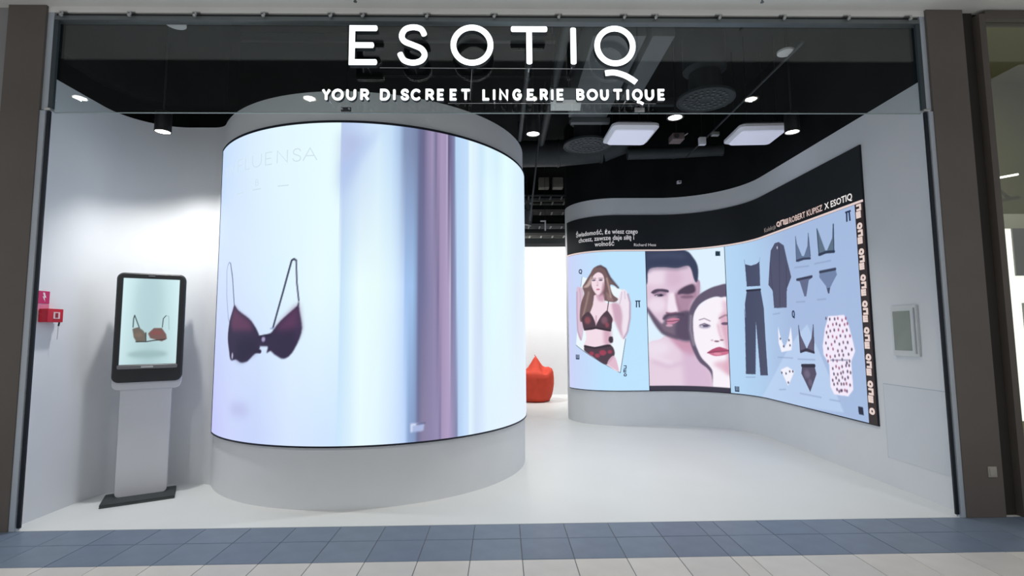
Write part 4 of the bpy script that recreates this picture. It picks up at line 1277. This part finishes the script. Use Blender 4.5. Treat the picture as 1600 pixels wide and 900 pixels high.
box('window', 0.074, 0.078, -0.02, 0.04, 0.028, 0.082, mat('switch_label', (226, 200, 205), 0.5), t)
box('symbol', 0.0775, 0.0795, -0.004, 0.022, 0.036, 0.074, mat('switch_symbol', (150, 30, 50), 0.5), t)
tube('knob', (0.04, 0.072, 0.07), (0.04, 0.095, 0.06), 0.012, M_RED, t, 10)
tube('hammer', (0.045, 0.078, 0.005), (0.045, 0.07, -0.03), 0.006, M_DARKMETAL, t, 8)
tube('pin', (0.045, 0.07, -0.028), (0.045, 0.066, -0.14), 0.0025, M_CLAMP, t, 6)

# ------------------------------------------------------------------ things on the right wall
t = thing('wall_panel', 'small white framed control panel on the right wall near the opening', 'control panel', (3.6, 0.495, 1.43))
box('frame', -0.022, 0.0, -0.145, 0.145, -0.225, 0.225, mat('panel_white', (214, 218, 218), 0.5), t, 0.004)
box('display', -0.025, -0.0215, -0.075, 0.12, -0.175, 0.175, mat('panel_screen', (150, 158, 150), 0.3, noise=(6, 0.06)), t)
box('handle', -0.034, -0.02, -0.128, -0.118, -0.2, 0.2, mat('panel_handle', (186, 192, 196), 0.4), t, 0.003)
t = thing('wall_hatch', 'flush white access hatch low on the right wall', 'hatch', (3.6, 0.47, 0.595))
M_HATCH = mat('hatch_paint', (220, 224, 228), 0.7, noise=(3, 0.015))
box('door', -0.004, 0.0, -0.345, 0.345, -0.335, 0.335, M_HATCH, t, 0.001)
for a in ((-0.352, -0.345, -0.342, 0.342), (0.345, 0.352, -0.342, 0.342)):
    box('gap', -0.0015, 0.0, a[0], a[1], a[2], a[3], M_STRIP, t)
box('gap', -0.0015, 0.0, -0.345, 0.345, 0.335, 0.342, M_STRIP, t)
t = thing('wall_socket', 'small pale socket plate low on the right pillar', 'socket', (3.774, -0.02, 0.342))
M_SOCK = mat('socket_plastic', (172, 168, 158), 0.45)
box('plate', -0.034, 0.034, -0.008, 0.0, -0.04, 0.04, M_SOCK, t, 0.003)
box('cover', -0.025, 0.025, -0.013, -0.007, -0.03, 0.03, M_SOCK, t, 0.003)

# ------------------------------------------------------------------ bean bag at the back
bag = thing('bean_bag', 'red orange bean bag with knotted top by the back wall', 'bean bag', (0.70, 6.9, 0.0))
M_BAG = mat('red_orange_fabric', (204, 74, 56), 0.7, spec=0.2, noise=(9, 0.06), bump=(30, 0.25))
n, V, F = 56, [], []
prof = [(0.02, 0.0), (0.22, 0.0), (0.29, 0.02), (0.335, 0.10), (0.365, 0.22), (0.385, 0.36), (0.385, 0.48), (0.375, 0.57), (0.345, 0.605), (0.28, 0.61), (0.22, 0.615), (0.16, 0.63), (0.10, 0.66), (0.05, 0.70), (0.012, 0.73)]
for i, (r, z) in enumerate(prof):
    for k in range(n):
        a = 2 * math.pi * k / n
        ca, sa = math.cos(a), math.sin(a)
        rr = r * (1 + 0.012 * math.sin(3 * a + 0.7) + 0.012 * math.sin(5 * a + i * 0.25))
        x, y = rr * ca, rr * sa
        zz = z
        if z > 0.5:
            w = min(1.0, (z - 0.5) / 0.11)
            # gathered peak near the middle, a soft raised rim on the right and a fold between them
            zz += w * 0.20 * math.exp(-((x - 0.02) ** 2 / 0.030 + (y - 0.02) ** 2 / 0.05))
            zz += w * 0.09 * math.exp(-((x - 0.30) ** 2 / 0.010 + y ** 2 / 0.06))
            zz -= w * 0.11 * math.exp(-((x - 0.17) ** 2 / 0.008 + (y + 0.16) ** 2 / 0.02))
        V.append((x, y, zz))
for i in range(len(prof) - 1):
    for k in range(n):
        F.append((i * n + k, i * n + (k + 1) % n, (i + 1) * n + (k + 1) % n, (i + 1) * n + k))
F.append(tuple(range(n - 1, -1, -1)))
F.append(tuple((len(prof) - 1) * n + k for k in range(n)))
mesh_obj('cushion', V, F, M_BAG, bag, smooth=True)
bm = bmesh.new()
add_tube(bm, (0.02, 0.02, 0.87), (0.015, 0.02, 0.93), 0.026, 10, 0.012)
add_tube(bm, (0.015, 0.02, 0.92), (-0.015, 0.01, 0.965), 0.010, 8, 0.005)
bm_obj('knot', bm, M_BAG, bag, 40)
box('label_tag', -0.26, -0.23, -0.405, -0.395, 0.42, 0.45, mat('tag_white', (235, 230, 225), 0.6), bag)

# ------------------------------------------------------------------ lamps
LAMP_LABEL = ['black cylinder spotlight above the kiosk', 'black cylinder spotlight just right of the drum', 'black cylinder spotlight beside the right wall',
              'round recessed lamp high between the two pale panels', 'added unseen black spotlight behind the drum brightening the back area', 'added unseen black spotlight brightening the back wall from behind the drum', 'added unseen black spotlight brightening the back wall from behind the wave wall']
for i, (p, tgt, watts, ang) in enumerate(LAMPS):
    t = thing('spotlight', LAMP_LABEL[i], 'lamp', p, group='ceiling spotlights of the shop')
    if i == 3:
        lathe('housing', [(0.0, 0.05), (0.085, 0.05), (0.09, 0.0), (0.075, 0.0), (0.072, 0.012), (0.0, 0.012)], M_CAN, t, 28)
        lathe('lens', [(0.0, 0.010), (0.071, 0.010), (0.071, 0.004), (0.0, 0.004)], M_LAMP, t, 28)
    else:
        lathe('housing', [(0.0, 0.19), (0.058, 0.19), (0.066, 0.18), (0.068, 0.0), (0.062, 0.0), (0.060, 0.022), (0.0, 0.022)], M_CAN, t, 28)
        lathe('lens', [(0.0, 0.020), (0.0595, 0.020), (0.0595, 0.006), (0.0, 0.006)], M_LAMP, t, 28)
    tube('stem', (0, 0, 0.185 if i != 3 else 0.05), (0, 0, 5.0 - p[2]), 0.008, M_CAN, t, 8)
    sp_ = spot('spot_bulb', (p[0], p[1], p[2] - 0.012), tgt, watts, ang)
    sp_.parent = t
    sp_.matrix_parent_inverse = Matrix.Translation((-p[0], -p[1], -p[2]))
# unlit round ceiling discs seen through the glass
for p, r, lab in (((2.657, 0.50, 4.0), 0.075, 'pale round ceiling disc at the upper right behind the glass'), ((-2.72, 0.13, 4.02), 0.08, 'dim round ceiling disc at the upper left behind the glass')):
    t = thing('ceiling_sensor', lab, 'sensor', p, group='round ceiling discs')
    lathe('disc', [(0.0, 0.0), (r * 0.7, 0.0), (r, 0.012), (r, 0.03), (0.0, 0.03)], mat('disc_white', (225, 222, 220), 0.5), t, 28)
    tube('stem', (0, 0, 0.028), (0, 0, 5.0 - p[2]), 0.008, M_CAN, t, 8)
# sprinkler heads under the soffit
for x, y, lab in ((-1.148, -0.136, 'tiny steel sprinkler head under the soffit above the letter E'), (2.101, -0.156, 'tiny steel sprinkler head under the soffit right of the sign')):
    t = thing('sprinkler', lab, 'sprinkler', (x, y, 4.10), group='soffit sprinklers')
    lathe('rosette', [(0.0, -0.004), (0.016, -0.004), (0.02, 0.0), (0.0, 0.0)], M_CLAMP, t, 16)
    tube('nozzle', (0, 0, -0.004), (0, 0, -0.035), 0.006, M_RAIL, t, 10)
    tube('deflector', (0, 0, -0.035), (0, 0, -0.039), 0.014, M_RAIL, t, 12)
# mall downlights
for i, x in enumerate((-7.2, -3.3, 0.54, 4.4)):
    t = thing('mall_downlight', ['leftmost', 'second', 'third', 'rightmost'][i] + ' round downlight in the mall ceiling', 'lamp', (x, -4.52, 5.49), group='mall downlights')
    lathe('ring', [(0.10, 0.0), (0.13, 0.0), (0.13, 0.012), (0.10, 0.012), (0.10, 0.0)], M_CLAMP, t, 28)
    lathe('lens', [(0.0, 0.008), (0.099, 0.008), (0.099, 0.002), (0.0, 0.002)], M_MALLLAMP, t, 28)
    sp_ = spot('mall_bulb', (x, -4.52, 5.47), (x, -4.52, 0.0), 250, 150, size=0.02, color=(1, 0.96, 0.9))
    sp_.parent = t
    sp_.matrix_parent_inverse = Matrix.Translation((-x, 4.52, -5.49))

# ------------------------------------------------------------------ ceiling: panels, diffusers, ducts, clutter
for (cx, cy, w, d, rz), lab in (((1.575, 2.02, 0.56, 0.60, 0.02), 'pale rounded square ceiling panel, left of the pair'), ((3.13, 2.03, 0.60, 0.58, -0.05), 'pale rounded square ceiling panel, right of the pair')):
    t = thing('ceiling_panel', lab, 'ceiling panel', (cx, cy, 3.80), rz, group='pale ceiling panels')
    bm = bmesh.new()

    def ring(w_, d_, r, z):
        pts = []
        for sx, sy, a0 in ((1, 1, 0), (-1, 1, 90), (-1, -1, 180), (1, -1, 270)):
            for a in np.linspace(a0, a0 + 90, 6):
                pts.append(bm.verts.new((sx * (w_ / 2 - r) + r * math.cos(math.radians(a)), sy * (d_ / 2 - r) + r * math.sin(math.radians(a)), z)))
        return pts
    L = [ring(w * 0.8, d * 0.8, 0.05, 0.10), ring(w, d, 0.07, 0.06), ring(w, d, 0.07, 0.03), ring(w * 0.86, d * 0.80, 0.05, 0.0)]
    for P, Q in zip(L[:-1], L[1:]):
        for i in range(len(P)):
            bm.faces.new((P[i], P[(i + 1) % len(P)], Q[(i + 1) % len(P)], Q[i]))
    bm.faces.new(L[0])
    bm.faces.new(L[-1][::-1])
    sh = bm_obj('shell', bm, M_PANEL, t, 35)
    bm = bmesh.new()
    P, Q = ring(w * 0.855, d * 0.795, 0.05, -0.001), ring(w * 0.83, d * 0.77, 0.05, -0.012)
    for i in range(len(P)):
        bm.faces.new((P[i], P[(i + 1) % len(P)], Q[(i + 1) % len(P)], Q[i]))
    bm.faces.new(P)
    bm.faces.new(Q[::-1])
    bm_obj('diffuser', bm, M_DIFF, sh, 35)
    for sx in (-1, 1):
        for sy in (-1, 1):
            tube('hanger', (sx * w * 0.3, sy * d * 0.3, 0.09), (sx * w * 0.3, sy * d * 0.3, 1.2), 0.004, M_CAN, t, 6)

for (cx, cy, r), lab in (((1.154, 2.60, 0.32), 'round perforated air diffuser left of the pale panels'), ((2.20, 1.25, 0.30), 'round air diffuser behind the glass at upper right')):
    t = thing('air_diffuser', lab, 'air diffuser', (cx, cy, 3.90), group='round air diffusers')
    lathe('plate', [(0.0, 0.012), (r - 0.02, 0.012), (r - 0.012, 0.0), (r, 0.004), (r, 0.03), (0.0, 0.03)], M_DARKMETAL, t, 48)
    bm = bmesh.new()
    for q, nr in ((0.28, 10), (0.5, 16), (0.72, 22)):
        for k in range(nr):
            a = 2 * math.pi * k / nr + q
            c, s_ = math.cos(a), math.sin(a)
            add_box(bm, q * r * c - 0.014, q * r * c + 0.014, q * r * s_ - 0.014, q * r * s_ + 0.014, 0.002, 0.013)
    o = bm_obj('vanes', bm, M_GREYMETAL, t)
    o['kind'] = 'stuff'
    lathe('neck', [(0.0, 0.03), (r * 0.6, 0.03), (r * 0.55, 0.30), (r * 0.75, 0.34), (r * 0.75, 0.7), (0.0, 0.7)], M_DARKMETAL, t, 32)


def duct(name, lab, pts, r, m_=M_DARKMETAL):
    t = thing(name, lab, 'duct', pts[0])
    o0 = Vector(pts[0])
    for a, b in zip(pts[:-1], pts[1:]):
        tube('section', Vector(a) - o0, Vector(b) - o0, r, m_, t, 28)
        tube('collar', Vector(b) - o0 - (Vector(b) - Vector(a)).normalized() * 0.03, Vector(b) - o0, r * 1.06, m_, t, 28)
    return t


duct('round_duct', 'dark round duct crossing above the gap beside the drum', [(-1.6, 3.75, 4.17), (0.9, 3.70, 4.20), (1.55, 3.66, 4.25), (2.0, 3.55, 4.40)], 0.20)
duct('round_duct', 'dark slim duct crossing in front of the black upper wall', [(1.9, 3.45, 4.10), (2.6, 3.42, 4.11), (3.3, 3.35, 4.13)], 0.085)
t = tag(box('square_duct', 0.815, 1.28, 0.25, 1.95, 4.02, 4.45, M_GREYMETAL, bevel=0.006), 'grey square duct running back behind the letter Q', 'duct')
t = tag(box('square_duct', 1.34, 1.535, 0.25, 1.5, 4.02, 4.35, M_GREYMETAL, bevel=0.006), 'narrow grey square duct right of the wider one', 'duct')
tag(tube('ceiling_pipe', (2.70, 0.3, 4.0), (2.74, 3.3, 4.0), 0.012, M_DARKMETAL), 'thin grey pipe running back on the right of the black ceiling', 'pipe')
tag(tube('ceiling_pipe', (0.62, 0.3, 4.25), (0.60, 3.4, 4.25), 0.05, M_DARKMETAL), 'dark pipe running back left of the square duct', 'pipe')
tag(tube('ceiling_pipe', (0.30, 0.3, 4.3), (0.28, 3.4, 4.3), 0.03, M_GREYMETAL), 'slim grey pipe running back above the drum edge', 'pipe')
tag(box('ceiling_beam', 0.85, 1.32, 1.95, 2.03, 3.96, 4.02, M_GREYMETAL, bevel=0.004), 'short grey bar at the end of the square duct', 'beam')
tag(box('ceiling_beam', 1.4, 3.2, 2.9, 2.98, 4.62, 4.72, M_DARKMETAL, bevel=0.004), 'dark crossbar above the two pale panels', 'beam')
tag(box('ceiling_beam', -3.4, 0.6, 1.3, 1.36, 4.6, 4.68, M_DARKMETAL, bevel=0.004), 'dark crossbar in the black ceiling over the drum', 'beam')

t = thing('hanging_box', 'pale grey box hanging in the black ceiling behind the tagline', 'box', (0.66, 0.93, 3.76))
t.rotation_euler = (math.radians(-32), 0, 0)
box('case', -0.148, 0.148, 0.0, 0.12, 0.0, 0.205, mat('pale_box', (236, 238, 244), 0.6, noise=(5, 0.03)), t, 0.006)
box('lid_rim', -0.152, 0.152, -0.006, 0.122, 0.198, 0.212, M_CLAMP, t, 0.003)
box('base_rim', -0.152, 0.152, -0.006, 0.122, -0.006, 0.006, M_CLAMP, t, 0.003)
for sx in (-0.12, 0.06):
    tube('hanger', (sx, 0.06, 0.18), (sx, 0.06 - 0.56, 1.26 - 0.2), 0.005, M_CAN, t, 6)

# small devices
t = thing('projector', 'small brownish ceiling projector behind the pale panels', 'projector', (2.25, 2.32, 3.86))
bm = bmesh.new()
add_box(bm, -0.075, 0.075, -0.09, 0.09, 0.0, 0.085, 0.012, 2)
bm_obj('case', bm, mat('projector_plastic', (112, 98, 98), 0.5), t, 35)
tube('lens', (-0.03, -0.09, 0.04), (-0.03, -0.12, 0.03), 0.028, M_CAN, t, 16)
tube('bracket', (0.0, 0.0, 0.08), (0.0, 0.0, 1.14), 0.012, M_CAN, t, 8)
tube('arm', (0.07, -0.03, 0.05), (0.13, -0.05, 0.09), 0.007, M_CLAMP, t, 8)
for (x, y, z, w, h), lab in (((2.63, 2.44, 3.86, 0.085, 0.10), 'tiny white box hanging between the pale panels'), ((2.70, 2.2, 3.89, 0.09, 0.045), 'tiny grey sensor bar left of the right panel')):
    t = thing('ceiling_device', lab, 'device', (x, y, z), group='small ceiling devices')
    box('case', -w / 2, w / 2, -0.03, 0.03, 0, h, M_PANEL if h > 0.06 else M_CLAMP, t, 0.006)
    tube('hanger', (0, 0, h - 0.005), (0, 0, 5.0 - z), 0.004, M_CAN, t, 6)
p = s_point(4.33, 0.0)
t = thing('wall_sensor', 'tiny pale sensor on the black wall above the video wall', 'sensor', (2.83, 3.905, 3.80))
box('case', -0.03, 0.03, -0.03, 0.045, -0.022, 0.022, M_PANEL, t, 0.005)
box('window', -0.016, 0.016, -0.034, -0.029, -0.012, 0.012, mat('sensor_window', (120, 122, 124), 0.4), t)

# rods, trays and brackets in the gap beside the drum
tag(tube('hanging_rod', (0.635, 3.0, 5.0), (0.40, 3.0, 2.99), 0.012, mat('pale_rod', (96, 98, 98), 0.5)), 'slanting thin rod hanging from the ceiling beside the drum', 'rod')
M_TRAY = mat('tray_metal', (104, 104, 100), 0.5, noise=(6, 0.1))
for z0, z1, y, m_, lab in ((3.44, 3.50, 6.5, M_TRAY, 'lowest grey cable tray edge above the bright back wall'), (3.72, 3.78, 6.9, M_GREYMETAL, 'second grey cable tray from the bottom in the gap'),
                           (3.96, 4.02, 6.6, M_TRAY, 'middle cable tray in the gap beside the drum'), (4.13, 4.17, 6.4, M_TRAY, 'thin pale tray rail in the gap'), (4.35, 4.39, 6.8, M_GREYMETAL, 'upper thin rail in the gap beside the drum')):
    t = thing('cable_tray', lab, 'cable tray', (0, y, z0), group='cable trays at the back')
    bm = bmesh.new()
    add_box(bm, -1.2, 1.9, -0.02, -0.01, 0.0, z1 - z0)
    add_box(bm, -1.2, 1.9, 0.25, 0.26, 0.0, z1 - z0)
    for k in range(13):
        x = -1.1 + k * 0.24
        add_box(bm, x, x + 0.03, -0.01, 0.25, 0.0, 0.012)
    bm_obj('tray', bm, m_, t)
    for x in (-0.9, 1.7):
        tube('hanger', (x, 0.12, 0.0), (x, 0.12, 5.0 - z0), 0.006, M_CAN, t, 6)
tag(box('bulkhead', -4.38, 1.9, 7.55, 7.998, 3.46, 3.80, M_BLACK, bevel=0.004), 'dark bulkhead across the top of the bright back wall', 'bulkhead')
for x0, x1, lab in ((0.80, 1.02, 'left'), (1.10, 1.32, 'right')):
    tag(box('vent_box', x0, x1, 6.6, 6.8, 4.50, 4.72, mat('vent_grey', (138, 136, 128), 0.6), bevel=0.01), 'pale grey vent box high in the gap, %s one' % lab, 'vent box')
t = thing('track_head', 'grey track lamp bracket close to the drum edge', 'bracket', (0.50, 5.7, 3.52))
box('clamp', -0.10, 0.10, -0.05, 0.05, 0.40, 0.45, M_GREYMETAL, t, 0.006)
bm = bmesh.new()
add_tube(bm, (0, 0, 0.42), (0.03, -0.02, 0.22), 0.05, 12, 0.035)
add_tube(bm, (0.03, -0.02, 0.24), (-0.02, 0, -0.02), 0.085, 14, 0.10)
bm_obj('arm', bm, M_GREYMETAL, t, 40)
tube('stem', (0, 0, 0.44), (0, 0, 1.48), 0.01, M_CAN, t, 8)
t = thing('wall_bracket', 'small white L bracket hanging above the back wall', 'bracket', (0.91, 6.45, 3.54))
box('upright', -0.012, 0.016, -0.01, 0.01, 0.0, 0.19, M_PANEL, t, 0.004)
box('flange', -0.10, 0.016, -0.01, 0.01, 0.185, 0.215, M_PANEL, t, 0.004)
tube('hanger', (0, 0, 0.21), (0, 0, 1.46), 0.004, M_CAN, t, 6)

# ------------------------------------------------------------------ neighbouring shop at the right edge
nb = thing('neighbour_shopfront', 'brown framed neighbouring shop front at the right edge', 'shop front', (4.0, 0.0, 0.0))
M_FRAME = mat('brown_shop_frame', (96, 90, 84), 0.5, noise=(2, 0.06))
box('post', -0.012, 0.042, -0.03, 0.088, 0.0, 4.06, M_FRAME, nb, 0.004)
box('lintel', 0.042, 3.2, -0.03, 0.09, 4.015, 4.09, M_FRAME, nb, 0.004)
box('sill', 0.042, 3.2, -0.01, 0.09, 0.0, 0.06, M_FRAME, nb, 0.004)
box('pane', 0.042, 3.2, 0.02, 0.03, 0.06, 4.015, M_GLASS, nb)
M_OLIVE = mat('olive_wall', (150, 146, 112), 0.7, noise=(2, 0.05))
struct(box('wall_neighbour_back', 4.5, 7.6, 2.2, 2.3, 0.0, 4.6, mat('olive_back_wall', (118, 116, 84), 0.7, noise=(2, 0.06))), 'olive back wall of the neighbouring shop', 'wall')
struct(box('ceiling_neighbour', 4.5, 7.6, 0.1, 2.3, 4.6, 4.7, M_OLIVE), 'pale olive ceiling of the neighbouring shop', 'ceiling')
struct(box('floor_neighbour', 4.4, 7.6, 0.0, 2.3, -0.12, 0.0, M_WHITE[0]), 'pale floor of the neighbouring shop', 'floor')
struct(box('wall_neighbour_side', 7.6, 7.7, 0.1, 2.3, 0.0, 4.6, M_OLIVE), 'far side wall of the neighbouring shop', 'wall')
lb = thing('light_wall', 'bright white lit shelf wall in the neighbouring shop', 'lit wall', (6.1, 2.05, 0.0))
M_LIT = mat('lit_white_wall', (240, 240, 235), emit=(250, 250, 236), estr=1.15)
box('lit_sheet', -0.6, 1.4, 0.0, 0.12, 0.35, 2.66, M_LIT, lb, 0.004)
box('header', -0.6, 1.4, -0.02, 0.13, 2.66, 2.84, mat('lit_header', (200, 200, 180), 0.6), lb, 0.004)
M_GREYPIC = mat('grey_picture', (128, 128, 126), 0.6, noise=(4, 0.1))
for a in (0.13, 0.62):
    box('picture', a, a + 0.45, -0.02, 0.0, 2.08, 2.66, M_GREYPIC, lb, 0.003)
    box('shelf_goods', a + 0.05, a + 0.45, -0.06, 0.0, 1.25, 1.75, M_GREYPIC, lb, 0.003)
t = thing('strip_light', 'thin slanting strip light in the neighbouring shop', 'lamp', (6.16, 1.95, 3.27))
bm = bmesh.new()
add_tube(bm, (-0.1, 0, 0.0), (0.12, 0, 0.04), 0.012, 10)
bm_obj('tube', bm, mat('strip_glow', (240, 240, 230), emit=(255, 250, 235), estr=3.0), t, 40)
box('holder', -0.02, 0.03, 0.0, 0.25, 0.012, 0.03, M_CLAMP, t)

t = thing('neighbour_fill_light', 'added unseen round downlight brightening the neighbouring shop', 'lamp', (4.75, 0.5, 4.58))  # fill lamp added outside the frame to brighten the neighbouring interior
lathe('ring', [(0.08, 0.0), (0.11, 0.0), (0.11, 0.012), (0.08, 0.012), (0.08, 0.0)], M_CLAMP, t, 24)
lathe('lens', [(0.0, 0.008), (0.079, 0.008), (0.079, 0.002), (0.0, 0.002)], M_LAMP, t, 24)
sp_ = spot('neighbour_fill_spot', (4.75, 0.5, 4.55), (5.4, 1.3, 2.0), 110, 165, size=0.03, color=(1, 0.95, 0.82))
sp_.parent = t
sp_.matrix_parent_inverse = Matrix.Translation((-4.75, -0.5, -4.58))
